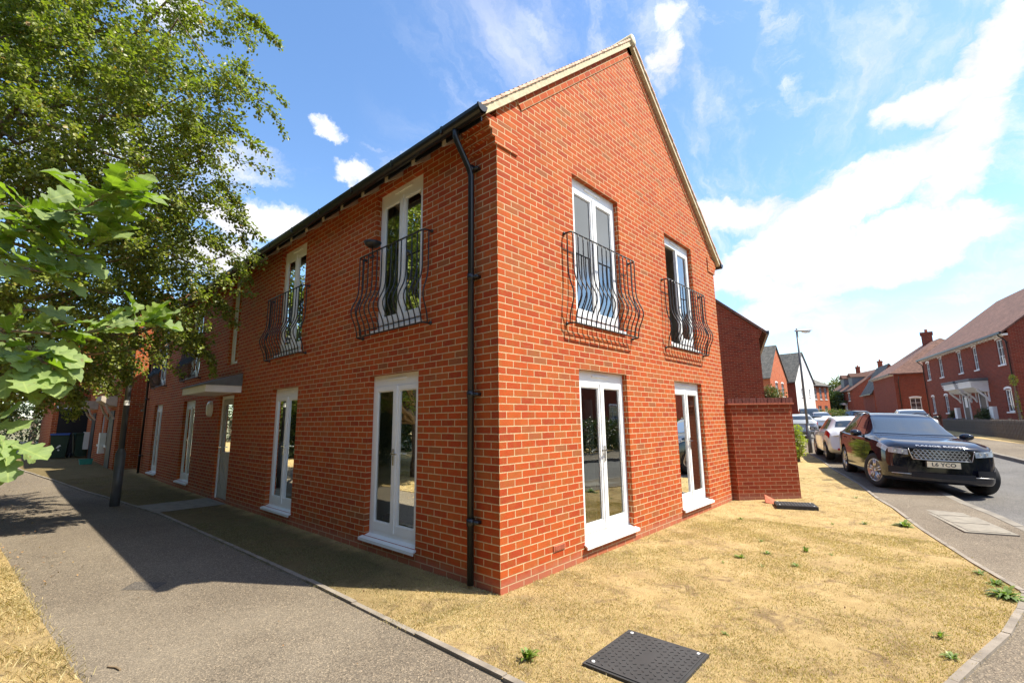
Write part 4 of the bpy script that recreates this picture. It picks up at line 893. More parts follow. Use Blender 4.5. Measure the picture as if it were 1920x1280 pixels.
# neighbours behind the main building on the left
hN = thing('neighbouring_terrace', 'two storey brick terrace behind the main building, its end wall catching a strip of sun', 'house', (-.52, 18.1, 0))
def simple_body(t, X0, Y0, X1, Y1, base, ev, rz, holesW=(), holesS=()):
    WX = frame((X0, Y0, 0), (0, 1, 0), (-1, 0, 0)); SX_ = frame((X0, Y0, 0), (1, 0, 0), (0, -1, 0)); EX = frame((X1, Y0, 0), (0, 1, 0), (1, 0, 0)); NX_ = frame((X0, Y1, 0), (1, 0, 0), (0, 1, 0))
    for X, n, H, g in ((WX, Y1 - Y0, holesW, 0), (SX_, X1 - X0, holesS, 1), (EX, Y1 - Y0, (), 0), (NX_, X1 - X0, (), 1)):
        bm = bmesh.new(); wallmesh(bm, X, 0, n, base - .6, ev, H, .1); l = bm.loops.layers.uv.verify()
        if g:
            f = bm.faces.new([bm.verts.new(X(a, 0, z)) for a, z in ((0, ev), (n, ev), (n / 2, rz))])
            for lp, u in zip(f.loops, ((0, ev), (n, ev), (n / 2, rz))): lp[l].uv = u
        obj('wall', bm, M['brick'], t, recalc=False)
        for h in H: swindow(t, X, h, bars=False, arched=False)
        if H: bm = bmesh.new(); quad(bm, X(.05, -.5, base), X(n - .05, -.5, base), X(n - .05, -.5, ev), X(.05, -.5, ev)); obj('interior_wall', bm, M['dark'], t)
    xm = (X0 + X1) / 2; k = (rz - ev) / (X1 - xm)
    for s in (-1, 1):
        xe = (X0 - .3) if s < 0 else (X1 + .3); bm = bmesh.new(); pts = [(xe, Y0 - .1, ev - .3 * k + .02), (xm, Y0 - .1, rz + .02), (xm, Y1 + .1, rz + .02), (xe, Y1 + .1, ev - .3 * k + .02)]
        va = [bm.verts.new(q) for q in pts]; vb = [bm.verts.new((q[0], q[1], q[2] + .1)) for q in pts]; bm.faces.new(va); bm.faces.new(vb)
        for i in range(4): bm.faces.new((va[i], va[(i + 1) % 4], vb[(i + 1) % 4], vb[i]))
        obj('roof', bm, M['tile'], t, uv=True)
    return WX, SX_
WXN, SXN = simple_body(hN, 0, 0, 6.4, 8., 0, 5.1, 7.9, [(1.6, 2.3, .9, 2.1), (3.0, 3.7, .9, 2.1), (1.6, 2.3, 3.3, 4.6), (4.6, 5.3, 3.3, 4.6)])
for a in (.5, 5.2):
    bm = bmesh.new(); pr = [(0, 2.3), (.2, 2.33), (.45, 2.5), (.45, 2.66), (0, 2.66)]
    va = [bm.verts.new(WXN(a, o, z)) for o, z in pr]; vb = [bm.verts.new(WXN(a + 1.3, o, z)) for o, z in pr]; bm.faces.new(va); bm.faces.new(vb)
    for i in range(5): bm.faces.new((va[i], va[(i + 1) % 5], vb[(i + 1) % 5], vb[i]))
    cp = obj('porch_canopy', bm, M['wood_pale'], hN)
    for e in (a + .05, a + 1.2): bm = bmesh.new(); tube(bm, [WXN(e, .32, 2.4), WXN(e, .2, 2.1), WXN(e, .03, 1.85)], .035, 6); obj('bracket', bm, M['wood_pale'], cp)
    bm = bmesh.new(); bx(bm, a + .2, a + 1.1, 0, .03, .1, 2.15, WXN); obj('door', bm, M['door_dark'], hN)
    bm = bmesh.new(); bx(bm, a + 1.5, a + 1.85, 0, .18, .6, 1.35, WXN); obj('meter_box', bm, M['white'], hN)
downpipe(hN, SXN, .2, 4.95, .3, bot=.1, n=3)
hM = thing('cross_wing_house', 'sunlit orange brick house end with a dark carport opening behind the wheeled bins', 'house', (-1.7, 26.5, .25))
WXM, SXM = simple_body(hM, 0, 0, 7.4, 7., 0, 5.1, 8.2, (), [(1.25, 1.9, 3.2, 4.5)])
bm = bmesh.new(); bx(bm, .2, 1.5, .0, .03, -.2, 2.15, SXM); dd = obj('carport_opening', bm, M['dark'], hM); bm = bmesh.new(); bx(bm, .1, 1.9, 0, .08, 2.16, 2.3, SXM); obj('lintel', bm, M['white'], dd)
# low linking wall between main building and the neighbour
lw = thing('link_wall', 'shaded brick wall closing the gap between the main building and its neighbour', 'wall', (-.1, 17.6, 0)); bm = bmesh.new(); brick_box(bm, frame((0, 0, 0), (1, 0, 0), (0, -1, 0)), .2, 5, -.2, 0, -.2, 2.1); obj('wall', bm, M['brick'], lw, recalc=False)
bm = bmesh.new(); bx(bm, .15, 5, -.03, .25, 2.1, 2.18); obj('coping', bm, M['concrete'], lw)

# ------------------------------------------------------------------ bins and small things on the left
def bin_(name, label, loc, rz, lidm, num=None):
    t = thing(name, label, 'wheelie bin', loc, rz, 'wheeled bins beside the carport')
    bm = bmesh.new(); vs = [[bm.verts.new((x * s, y * s, z)) for x, y in ((-.29, -.35), (.29, -.35), (.29, .35), (-.29, .35))] for z, s in ((.06, .8), (.95, 1.), (1.0, 1.04))]
    for a, b in zip(vs, vs[1:]):
        for i in range(4): bm.faces.new((a[i], a[(i + 1) % 4], b[(i + 1) % 4], b[i]))
    bm.faces.new(vs[0]); bm.faces.new(vs[-1]); bmesh.ops.bevel(bm, geom=list(bm.edges), offset=.02, segments=2); obj('bin_body', bm, M['green_bin'], t)
    bm = bmesh.new(); bx(bm, -.31, .31, -.39, .36, 1.0, 1.07); bmesh.ops.bevel(bm, geom=list(bm.edges), offset=.025, segments=2); obj('lid', bm, lidm, t)
    for s in (-1, 1): bm = bmesh.new(); tube(bm, [(s * .24, .34, .1), (s * .3, .34, .1)], .1, 14); obj('wheel', bm, M['tyre'], t)
    if num:
        text_mesh('number', num, .38, M['white'], t, lambda x, y, z: Vector((x, -.352 + z * .5 + (.45 - (z + y) * 0) * 0 - .003, y * 0 + .42)) if False else Vector((x, -.335, .42)), width=None) if False else None
        c = bpy.data.curves.new('tmp', 'FONT'); c.body = num; c.size = .42; c.extrude = .004; c.align_x = 'CENTER'; c.align_y = 'CENTER'; c.offset = .012
        o = bpy.data.objects.new('tmp', c); COL.objects.link(o); bpy.context.view_layer.update(); me = bpy.data.meshes.new_from_object(o.evaluated_get(bpy.context.evaluated_depsgraph_get())); bpy.data.objects.remove(o)
        for v in me.vertices: v.co = Vector((v.co.x, -.336 + v.co.z + -.05 * v.co.y * 1.5, .42 + v.co.y))
        me.materials.clear(); link('number', me, M['white'], t)
    return t
bin_('wheelie_bin', 'dark green wheelie bin with a blue lid and a white number 6', (-1.42, 25.1, .24), R(-8), M['blue'], '6')
bin_('wheelie_bin', 'plain dark green wheelie bin right of the numbered bin', (-.7, 25.2, .25), R(4), M['green_bin'])
bm = bmesh.new()
for z0, z1, s0, s1 in ((0, .3, .8, 1.),): 
    vs = [[bm.verts.new((x * s, y * s, z)) for x, y in ((-.3, -.2), (.3, -.2), (.3, .2), (-.3, .2))] for z, s in ((0, .55), (.18, .66), (.2, .7), (.2, .64), (.05, .5))]
    for a, b in zip(vs, vs[1:]):
        for i in range(4): bm.faces.new((a[i], a[(i + 1) % 4], b[(i + 1) % 4], b[i]))
    bm.faces.new(vs[0]); bm.faces.new(vs[-1])
o = tag(obj('recycling_box', bm, M['teal']), 'small teal plastic recycling box on the ground right of the bins', 'recycling box'); o.location = (-.9, 21.2, .17)

# ------------------------------------------------------------------ lamp columns
def lamp(name, label, loc, h, face, arm=.0, low=1.05, r0=.075):
    t = thing(name, label, 'street lamp', loc, face)
    bm = bmesh.new(); tube(bm, [(0, 0, -.1), (0, 0, low)], r0, 16); lathe(bm, [(r0, low), (r0 * .62, low + .1)], 16); obj('base_section', bm, M['post'], t, True)
    bm = bmesh.new(); tube(bm, [(0, 0, low + .05), (0, 0, h)], [r0 * .62, r0 * .5], 14); sh_ = obj('column', bm, M['post'], t, True)
    bm = bmesh.new(); bx(bm, -.035, .035, -r0 - .004, -r0 + .01, .45, .85); obj('access_door', bm, M['post'], t)
    if arm:
        bm = bmesh.new(); P = [(-.06, .055, .07), (.1, .075, .10), (.35, .10, .11), (.55, .085, .085), (.68, .03, .03)]; rings = []
        for x, w, hh in P:
            rings.append([bm.verts.new((x, w * math.cos(a) * 1.15, h + .03 + .05 * x + (hh * .55) * math.sin(a) * (1 if math.sin(a) > 0 else .55))) for a in [2 * PI * k / 14 for k in range(14)]])
        for a, b in zip(rings, rings[1:]):
            for k in range(14): bm.faces.new((a[k], a[(k + 1) % 14], b[(k + 1) % 14], b[k]))
        bm.faces.new(rings[0]); bm.faces.new(rings[-1]); hd = obj('lantern', bm, M['galv'], t, True)
        bm = bmesh.new(); bmesh.ops.create_uvsphere(bm, u_segments=16, v_segments=8, radius=1)
        for v in bm.verts: v.co = Vector((.4 + v.co.x * .2, v.co.y * .09, h + .015 + v.co.z * .07))
        obj('lens', bm, M['lens'], hd, True)
        bm = bmesh.new(); tube(bm, [(0, 0, h + .08), (0, 0, h + .14)], .03, 10); obj('photocell', bm, M['galv'], hd)
    return t
p = atp(1520, 846, 18.4); lamp('street_lamp', 'dark steel lamp column with grey flat lantern on the pavement behind the garden wall', (p.x, p.y, gz(p.x, p.y)), 4.85, R(-42), .7)
lp_ = lamp('street_lamp', 'tall grey lamp column standing beside the footpath under the leafy tree', (-1.55, 9.54, 0), 5., R(200), .7, low=1.05, r0=.088)
bm = bmesh.new(); tube(bm, [(0, 0, 2.05), (0, 0, 2.15)], .053, 14); obj('white_band', bm, M['white'], lp_)
lamp('street_lamp', 'distant slender lamp column at the left where the path ends', (-3.75, 31, .36), 5., R(200), .7, r0=.09)

# ------------------------------------------------------------------ fence
fn = thing('picket_fence', 'dark weathered timber fence in front of the terrace across the street', 'fence', (25.6, -6.5, .3), R(12.5))
bm = bmesh.new()
for z in (.3, .78): bx(bm, 0, 15.5, -.05, -.01, z, z + .07)
obj('rail', bm, M['wood_dark'], fn)
def picket(x, w, h, pt):
    bm = bmesh.new(); pr = [(0, 0), (w, 0), (w, h - pt), (w / 2, h), (0, h - pt)]
    va = [bm.verts.new((a, 0, z)) for a, z in pr]; vb = [bm.verts.new((a, .02, z)) for a, z in pr]; bm.faces.new(va); bm.faces.new(vb)
    for i in range(5): bm.faces.new((va[i], va[(i + 1) % 5], vb[(i + 1) % 5], vb[i]))
    return bm
pk = obj('picket', picket(0, .095, 1.04, .06), M['wood_dark'], fn); pkm = pk.data; k = 0; x = .0
pk.location = (0, 0, 0)
while x < 15.4 and k < 98:
    k += 1; x += .16; o = bpy.data.objects.new('picket', pkm); COL.objects.link(o); o.parent = fn; o.location = (x, 0, random.uniform(-.015, .01)); o.rotation_euler = (0, random.uniform(-.02, .02), 0)
for k in range(7):
    bm = bmesh.new(); bx(bm, k * 2.3, k * 2.3 + .1, -.15, -.05, -.2, 1.1); obj('post', bm, M['wood_dark'], fn)

# ------------------------------------------------------------------ cars
def catmull(P, k):
    P = np.array(P, float); out = []
    for i in range(len(P) - 1):
        p0, p1, p2, p3 = P[max(i - 1, 0)], P[i], P[i + 1], P[min(i + 2, len(P) - 1)]
        d1 = (p2 - p0) / 2 if i > 0 else (p2 - p1); d2 = (p3 - p1) / 2 if i < len(P) - 2 else (p2 - p1)
        # limit overshoot
        for j in range(k):
            t = j / k; h = (2 * t ** 3 - 3 * t ** 2 + 1) * p1 + (t ** 3 - 2 * t ** 2 + t) * d1 + (-2 * t ** 3 + 3 * t ** 2) * p2 + (t ** 3 - t ** 2) * d2; out.append(h)
    out.append(P[-1]); return np.array(out)
def car(name, label, loc, head, st, paint_, wb, wr, track, cfg, group=None, roll=0., steer=0.):
    """st rows: u, zbottom, halfwidth, zbelt, ztop, roof halfwidth; u forward from the front axle"""
    t = thing(name, label, 'car', loc, head, group); t.rotation_euler = (roll, 0, head)
    rows = catmull(st, 5); umax, umin = st[0][0], st[-1][0]; W0 = max(r[2] for r in st)
    def warp(u, y):
        q = (abs(y) / W0) ** 2
        if u > umax - .9: u = u - cfg.get('fw', .22) * q * ((u - (umax - .9)) / .9)
        if u < umin + .7: u = u + .14 * q * ((umin + .7 - u) / .7)
        return u
    def sect(r):
        u, zb, w, zs, zr, wr_ = r; g = zr - zs
        pr = [(0, zb), (.80 * w, zb), (.955 * w, zb + .05), (.985 * w, zb + .16), (1.0 * w, zb + (zs - zb) * .50), (.992 * w, zs - .15), (.965 * w, zs - .035), (.935 * w, zs), (.895 * w, zs + .025 * min(1, g * 4)), (wr_, zr - min(.07, g * .28)), (wr_ * .88, zr - min(.022, g * .12)), (wr_ * .45, zr - min(.006, g * .03)), (0, zr)]
        sm = catmull(pr, 3); return [(warp(u, y), y, z) for y, z in sm]
    G = [sect(r) for r in rows]; nI, nJ = len(G), len(G[0])
    bm = bmesh.new(); V = {}
    for s in (1, -1):
        for i in range(nI):
            for j in range(nJ):
                if s < 0 and j in (0, nJ - 1): V[s, i, j] = V[1, i, j]
                else: V[s, i, j] = bm.verts.new((G[i][j][0], G[i][j][1] * s, G[i][j][2]))
    for s in (1, -1):
        for i in range(nI - 1):
            for j in range(nJ - 1):
                q = [V[s, i, j], V[s, i + 1, j], V[s, i + 1, j + 1], V[s, i, j + 1]]; bm.faces.new(q if s > 0 else q[::-1])
    for i in (0, nI - 1): bm.faces.new([V[1, i, j] for j in range(nJ)] + [V[-1, i, j] for j in range(nJ - 2, 0, -1)])
    bmesh.ops.recalc_face_normals(bm, faces=bm.faces); me = bpy.data.meshes.new('body'); bm.to_mesh(me); bm.free()
    body = link('body', me, paint_, t, True)
    # wheel arches
    bm = bmesh.new()
    for ux in (0, -wb):
        for s in (1, -1):
            for (ra, y0, y1) in ((wr + .055, track - .2, W0 + .2),):
                r1 = [bm.verts.new((ux + ra * math.cos(a), s * y0, wr + ra * math.sin(a))) for a in [2 * PI * k / 32 for k in range(32)]]; r2 = [bm.verts.new((ux + ra * math.cos(a), s * y1, wr + ra * math.sin(a))) for a in [2 * PI * k / 32 for k in range(32)]]
                bm.faces.new(r1); bm.faces.new(r2)
                for k in range(32): bm.faces.new((r1[k], r1[(k + 1) % 32], r2[(k + 1) % 32], r2[k]))
    bmesh.ops.recalc_face_normals(bm, faces=bm.faces); cm = bpy.data.meshes.new('c'); bm.to_mesh(cm); bm.free(); co = bpy.data.objects.new('c', cm); COL.objects.link(co); co.parent = t
    bo = body.modifiers.new('b', 'BOOLEAN'); bo.object = co; bo.operation = 'DIFFERENCE'; bo.solver = 'EXACT'; bpy.context.view_layer.update()
    nm = bpy.data.meshes.new_from_object(body.evaluated_get(bpy.context.evaluated_depsgraph_get())); body.modifiers.clear(); body.data = nm; bpy.data.objects.remove(co)
    if not nm.materials: nm.materials.append(paint_)
    nm.shade_smooth()
    try: nm.set_sharp_from_angle(angle=R(38))
    except Exception: pass
    # surface patches
    def P(uu, jj, s, off):
        us = rows[:, 0]; i = float(np.interp(-uu, -us, np.arange(nI))); i0 = min(int(i), nI - 2); fi = i - i0; j0 = min(int(jj), nJ - 2); fj = jj - j0
        g = lambda a, b: np.array(G[a][b]); p_ = (g(i0, j0) * (1 - fi) + g(i0 + 1, j0) * fi) * (1 - fj) + (g(i0, j0 + 1) * (1 - fi) + g(i0 + 1, j0 + 1) * fi) * fj
        du = g(i0 + 1, j0) - g(i0, j0) + 1e-9; dj = g(i0, j0 + 1) - g(i0, j0) + 1e-9; n = np.cross(du, dj); n = n / (np.linalg.norm(n) + 1e-9)
        c = np.array([p_[0], 0, .8]);
        if np.dot(n, p_ - c) < 0: n = -n
        p_ = p_ + n * off; return Vector((p_[0], p_[1] * s, p_[2]))
    def patch(nm_, corners, mat, sides=(1, -1), off=.006, nu=10, nj=8, one=False):
        """corners: (u at low j, u at high j) for start and end, with j range"""
        (ua0, ua1), (ub0, ub1), j0, j1 = corners; obs = []
        for s in sides:
            bm = bmesh.new(); g = [[None] * (nj + 1) for _ in range(nu + 1)]
            for i in range(nu + 1):
                for j in range(nj + 1):
                    tj = j / nj; a = ua0 + (ua1 - ua0) * tj; b = ub0 + (ub1 - ub0) * tj; g[i][j] = bm.verts.new(P(a + (b - a) * i / nu, j0 + (j1 - j0) * tj, s, off))
            for i in range(nu):
                for j in range(nj): bm.faces.new((g[i][j], g[i + 1][j], g[i + 1][j + 1], g[i][j + 1]))
            obs.append(obj(nm_, bm, mat, t, True))
        return obs
    def wrap(nm_, corners, mat, off=.006):     # patch across the centre line
        (ua0, ua1), (ub0, ub1), j0, j1 = corners; bm = bmesh.new(); nu, nj = 12, 10; g = []
        for i in range(nu + 1):
            row = []
            for s in (1, -1):
                rr = range(nj + 1) if s > 0 else range(nj - 1, -1, -1)
                for j in rr:
                    tj = j / nj; a = ua0 + (ua1 - ua0) * tj; b = ub0 + (ub1 - ub0) * tj; row.append(bm.verts.new(P(a + (b - a) * i / nu, j0 + (j1 - j0) * tj, s, off)))
            g.append(row)
        for i in range(nu):
            for j in range(len(g[0]) - 1): bm.faces.new((g[i][j], g[i + 1][j], g[i + 1][j + 1], g[i][j + 1]))
        return obj(nm_, bm, mat, t, True)
    J = 3
    wrap('windscreen', cfg['ws'] + (9.15 * J, 12 * J), M['carglass']); wrap('rear_window', cfg['rw'] + (9.3 * J, 12 * J), M['carglass'])
    for wn in cfg['side']: patch('side_window', wn + (8.12 * J, 8.92 * J), M['carglass'])
    for q in cfg.get('heads', ()): patch('headlight', q[:2] + (q[2] * J, q[3] * J), M['headlamp'], off=.008)
    for q in cfg.get('tails', ()): patch('tail_light', q[:2] + (q[2] * J, q[3] * J), M['redlamp'], off=.008)
    # sill trim
    patch('sill_trim', ((-.42, -.42), (-wb + .42, -wb + .42), 1.2 * J, 2.9 * J), M['gloss_black'], off=.006)
    for us in cfg.get('seams', ()): patch('door_seam', ((us, us), (us - .009, us - .009), 1.6 * J, 8.0 * J), M['tyre'], off=.0035, nu=1, nj=14)
    if 'arch' in cfg: pass
    # handles
    for ux in cfg.get('handles', ()):
        for s in (1, -1):
            q = P(ux, 5.3 * J, s, .02); bm = bmesh.new(); bx(bm, q.x - .09, q.x + .09, q.y - .015, q.y + .015, q.z - .012, q.z + .012); obj('door_handle', bm, paint_, body)
    # mirrors
    for s in (1, -1):
        q = P(cfg['mir'], 7.6 * J, s, 0); bm = bmesh.new(); bmesh.ops.create_icosphere(bm, subdivisions=3, radius=1)
        for v in bm.verts: v.co = Vector((q.x + v.co.x * .085 + .02 * v.co.y * s, q.y + s * .15 + v.co.y * .125, q.z + .075 + v.co.z * .08))
        tube(bm, [(q.x, q.y - s * .02, q.z + .0), (q.x, q.y + s * .08, q.z + .04)], .025, 8); mi = obj('wing_mirror', bm, paint_ if cfg.get('mp') is None else cfg['mp'], t, True)
        bm = bmesh.new(); quad(bm, *[(q.x - .083, q.y + s * .15 + a * .09, q.z + .075 + b * .055) for a, b in ((-1, -1), (1, -1), (1, 1), (-1, 1))]); obj('mirror_glass', bm, M['chrome'], mi)
    # wheels
    for ux in (0, -wb):
        for s in (1, -1):
            bm = bmesh.new(); w2 = .115
            lathe(bm, [(wr * .66, -w2 + .01), (wr * .72, -w2), (wr * .9, -w2 - .004), (wr * .985, -w2 + .03), (wr, -w2 + .06), (wr, w2 - .06), (wr * .985, w2 - .03), (wr * .9, w2 + .004), (wr * .72, w2), (wr * .66, w2 - .01), (wr * .64, 0), (wr * .66, -w2 + .01)], 40, 'y')
            ty = obj('wheel', bm, M['tyre'], t, True); ty.location = (ux, s * track, wr)
            if ux == 0: ty.rotation_euler = (0, 0, steer)
            bm = bmesh.new(); y = w2 - .02
            lathe(bm, [(wr * .66, y - .08), (wr * .67, y + .01), (wr * .62, y + .012), (wr * .60, y - .05), (wr * .4, y - .09), (0.001, y - .09)], 32, 'y')
            for k in range(5):
                a = 2 * PI * k / 5 + .3; ca, sa = math.cos(a), math.sin(a)
                for da in (-.14, .14):
                    c2, s2 = math.cos(a + da), math.sin(a + da); v0 = [(wr * .12 * ca - .02 * sa * (1 if da > 0 else -1), wr * .12 * sa + .02 * ca * (1 if da > 0 else -1)), (wr * .63 * c2, wr * .63 * s2)]
                    tube(bm, [(v0[0][0], y + .002, v0[0][1]), (v0[1][0], y - .004, v0[1][1])], [.026, .02], 6)
            lathe(bm, [(.065, y - .06), (.065, y + .012), (.0, y + .016)], 16, 'y')
            if s < 0:
                for v in bm.verts: v.co.y = -v.co.y
            obj('rim', bm, M['alloy'], ty, True)
    # underside
    bm = bmesh.new(); zb = min(r[1] for r in st); bx(bm, -wb + .5, -.5, -W0 * .8, W0 * .8, zb - .03, zb + .03); bx(bm, -wb - .4, .4, -W0 * .45, W0 * .45, zb - .02, zb + .03); obj('underbody', bm, M['tyre'], t)
    return t, P, warp, body
def plate(t, txt, u0, z, mat, w=.52, h=.111, face=1, tilt=0.):
    bm = bmesh.new(); bx(bm, u0 - .006, u0 + .006, -w / 2, w / 2, z - h / 2, z + h / 2); pl = obj('number_plate', bm, mat, t)
    if txt: text_mesh('registration', txt, .1, M['coverdark'], pl, lambda a, b, c: Vector((u0 + face * (.0075 + b), (a if face > 0 else -a), z + c)), ext=.001, bold=True, width=w * .72)
    return pl
SUV = [(.86, .36, .76, .83, .89, .58), (.84, .28, .83, .89, .95, .62), (.72, .23, .90, .955, 1.01, .68), (.45, .22, .945, 1.0, 1.06, .72), (.0, .22, .965, 1.035, 1.1, .74), (-.4, .22, .965, 1.055, 1.13, .75), (-.62, .22, .965, 1.065, 1.15, .76),
       (-.95, .22, .965, 1.065, 1.33, .70), (-1.3, .22, .965, 1.07, 1.52, .645), (-1.6, .22, .965, 1.075, 1.625, .63), (-2.1, .22, .965, 1.085, 1.665, .63), (-2.7, .22, .965, 1.10, 1.655, .62), (-3.2, .22, .96, 1.12, 1.60, .60), (-3.5, .25, .94, 1.13, 1.5, .58), (-3.72, .32, .92, 1.12, 1.25, .66), (-3.85, .38, .88, 1.04, 1.10, .66), (-3.92, .45, .84, .94, .99, .64)]
cfgS = dict(ws=((-.72, -.64), (-1.42, -1.34)), rw=((-3.42, -3.42), (-3.66, -3.7)), side=[((-1.0, -1.42), (-1.98, -1.98)), ((-2.04, -2.04), (-2.9, -2.86)), ((-2.96, -2.92), (-3.32, -3.15))], heads=[((.80, .82), (.42, .46), 5.35, 6.75)], tails=[((-3.5, -3.5), (-3.84, -3.84), 5.2, 6.6)], handles=(-1.75, -2.72), mir=-.98, fw=.26, seams=(-.62, -2.0, -3.02))
suv, PS, WS, bodyS = car('black_suv', 'glossy black SUV facing the camera, parked half on the pavement', (10.33, -2.84, -.0), 3.4548, SUV, M['paint_black'], 2.874, .37, .84, cfgS, roll=R(-2.8), steer=R(20))
suv.location.z = gz(10.3, -2.8) - .05
# front details
def frontpanel(nm_, t, pts, mat, W_, n=12, off=.01, uu=.86, warpf=None):
    """flat outline (y, z) bent to the bowed nose"""
    bm = bmesh.new()
    f = bm.faces.new([bm.verts.new((0, y, z)) for y, z in pts])
    return bm
def bow(y, k=.26, W0=.965, u=.86): return u - k * (abs(y) / W0) ** 2
bm = bmesh.new(); g = []
for i in range(25):
    y = -.50 + i / 24; g.append([bm.verts.new((bow(y) + .006, y, z)) for z in (.70, .90)])
for a, b in zip(g, g[1:]): bm.faces.new((a[0], b[0], b[1], a[1]))
gr = obj('grille', bm, M['gloss_black'], suv)
bm = bmesh.new(); nx_, nz_ = 13, 4
for i in range(nx_):
    for j in range(nz_):
        yc = -.44 + .88 * (i + (.5 if j % 2 else 0)) / (nx_ - .5); zc = .727 + .05 * j - .0
        if j % 2 and i == nx_ - 1: continue
        ring = []
        for k in range(6):
            a = 2 * PI * k / 6; ring.append((yc + .036 * math.cos(a), zc + .024 * math.sin(a)))
        for k in range(6):
            (y0, z0), (y1, z1) = ring[k], ring[(k + 1) % 6]; tube(bm, [(bow(y0) + .014, y0, z0), (bow(y1) + .014, y1, z1)], .0055, 4, False)
obj('grille_mesh', bm, M['alloy'], gr)
bm = bmesh.new()
fr_ = [(-.52, .905), (-.46, .70), (.46, .70), (.52, .905)]
for (y0, z0), (y1, z1) in zip(fr_, fr_[1:]): tube(bm, [(bow(y0 + (y1 - y0) * k / 8) + .016, y0 + (y1 - y0) * k / 8, z0 + (z1 - z0) * k / 8) for k in range(9)], .009, 6)
obj('grille_surround', bm, M['alloy'], gr, True)
text_mesh('bonnet_lettering', 'RANGE ROVER', .07, M['alloy'], bodyS, lambda a, b, c: Vector((bow(a) - .025 - c * .9 + .018, a, .975 + c * .45 + b * .3)), ext=.004, bold=True, width=.8)
plate(suv, 'L6 YCO', .885, .615, M['plate'])
bm = bmesh.new(); bx(bm, .84, .872, -.28, .28, .55, .68); obj('plate_plinth', bm, M['gloss_black'], suv)
for s in (1, -1):   # slim lamps, intakes and lower blade
    bm = bmesh.new(); g = []
    for i in range(11):
        y = .53 + .30 * i / 10; z0 = .815 + .03 * i / 10; g.append([bm.verts.new((bow(y) + .012 - .02 * k, y * s, z)) for k, z in ((0, z0 - .035), (.4, z0 + .075))])
    for a, b in zip(g, g[1:]): bm.faces.new((a[0], b[0], b[1], a[1]))
    hl = obj('headlight', bm, M['headlamp'], suv)
    bm = bmesh.new()
    for q in (.6, .71): lathe(bm, [(.0, 0), (.022, .0), (.03, .012)], 14, 'y'); 
    for v in bm.verts: v.co = Vector((v.co.y, v.co.x, v.co.z))
    for k_, v in enumerate(bm.verts):
        q = .6 if k_ < len(bm.verts) // 2 else .71; v.co += Vector((bow(q) + .008, q * s, .85))
    obj('lamp_bulb', bm, M['chrome'], hl)
    bm = bmesh.new(); g = []
    for i in range(9):
        y = .55 + .3 * i / 8; g.append([bm.verts.new((bow(y) + .01, y * s, z)) for z in (.40, .53)])
    for a, b in zip(g, g[1:]): bm.faces.new((a[0], b[0], b[1], a[1]))
    obj('air_intake', bm, M['tyre'], suv)
    bm = bmesh.new(); tube(bm, [(bow(y) + .012, y * s, .395) for y in (.5, .6, .7, .8)], .01, 6); obj('bumper_blade', bm, M['alloy'], suv, True)
bm = bmesh.new(); g = []
for i in range(15):
    y = -.5 + i / 14; g.append([bm.verts.new((bow(y) + .008, y, z)) for z in (.34, .44)])
for a, b in zip(g, g[1:]): bm.faces.new((a[0], b[0], b[1], a[1]))
obj('lower_grille', bm, M['tyre'], suv)
for s in (1, -1):
    bm = bmesh.new(); tube(bm, [(-1.6, s * .60, 1.615), (-1.7, s * .61, 1.655), (-2.4, s * .61, 1.685), (-3.2, s * .585, 1.63), (-3.35, s * .575, 1.58)], .014, 6); obj('roof_rail', bm, M['iron'], suv, True)
bm = bmesh.new(); tube(bm, [(-.70, .1, 1.165), (-.82, .62, 1.185)], .008, 4); tube(bm, [(-.70, -.55, 1.16), (-.80, .05, 1.195)], .008, 4); obj('wipers', bm, M['iron'], suv)
HATCH = [(.72, .34, .68, .66, .70, .5), (.66, .25, .76, .74, .79, .55), (.45, .2, .83, .83, .88, .6), (0, .2, .86, .88, .95, .64), (-.35, .2, .87, .9, .99, .66), (-.65, .2, .87, .91, 1.12, .63), (-1.0, .2, .87, .92, 1.32, .57), (-1.35, .2, .87, .925, 1.40, .56), (-1.9, .2, .87, .94, 1.42, .56), (-2.4, .2, .865, .955, 1.38, .55), (-2.72, .22, .85, .965, 1.30, .53), (-2.95, .28, .83, .96, 1.08, .6), (-3.08, .33, .80, .90, .95, .6), (-3.16, .38, .77, .80, .84, .58)]
cfgH = dict(ws=((-.62, -.5), (-1.12, -1.05)), rw=((-2.74, -2.74), (-2.93, -2.97)), side=[((-.82, -1.14), (-1.55, -1.55)), ((-1.6, -1.6), (-2.5, -2.3))], heads=[((.6, .62), (.3, .34), 5.2, 6.7)], tails=[((-2.66, -2.7), (-3.12, -3.12), 5.0, 6.75)], handles=(-1.5,), seams=(-.55, -1.62), mir=-.85, mp=M['black'])
H0 = Vector((15.516 + 2.47 * math.cos(.283), -1.045 + 2.47 * math.sin(.283), 0))
hat, PH, WH, bodyH = car('white_hatchback', 'small white hatchback facing away, parked just beyond the black SUV', (H0.x, H0.y, gz(H0.x, H0.y) + .0), .283, HATCH, M['paint_white'], 2.47, .31, .755, cfgH)
plate(hat, '', -3.175, .62, M['plate']); bm = bmesh.new()
for s in (1, -1): bx(bm, -3.12, -3.10, s * .5 - .1, s * .5 + .1, .36, .42)
obj('reflector', bm, M['redlamp'], hat)
def bgcar(name, label, px, py, D, deg, st, pm, wb, wr, tr, cfg):
    p = atp(px, py, D); z = gz(p.x, p.y); return car(name, label, (p.x, p.y, z - .08), R(deg), st, pm, wb, wr, tr, cfg)[0]
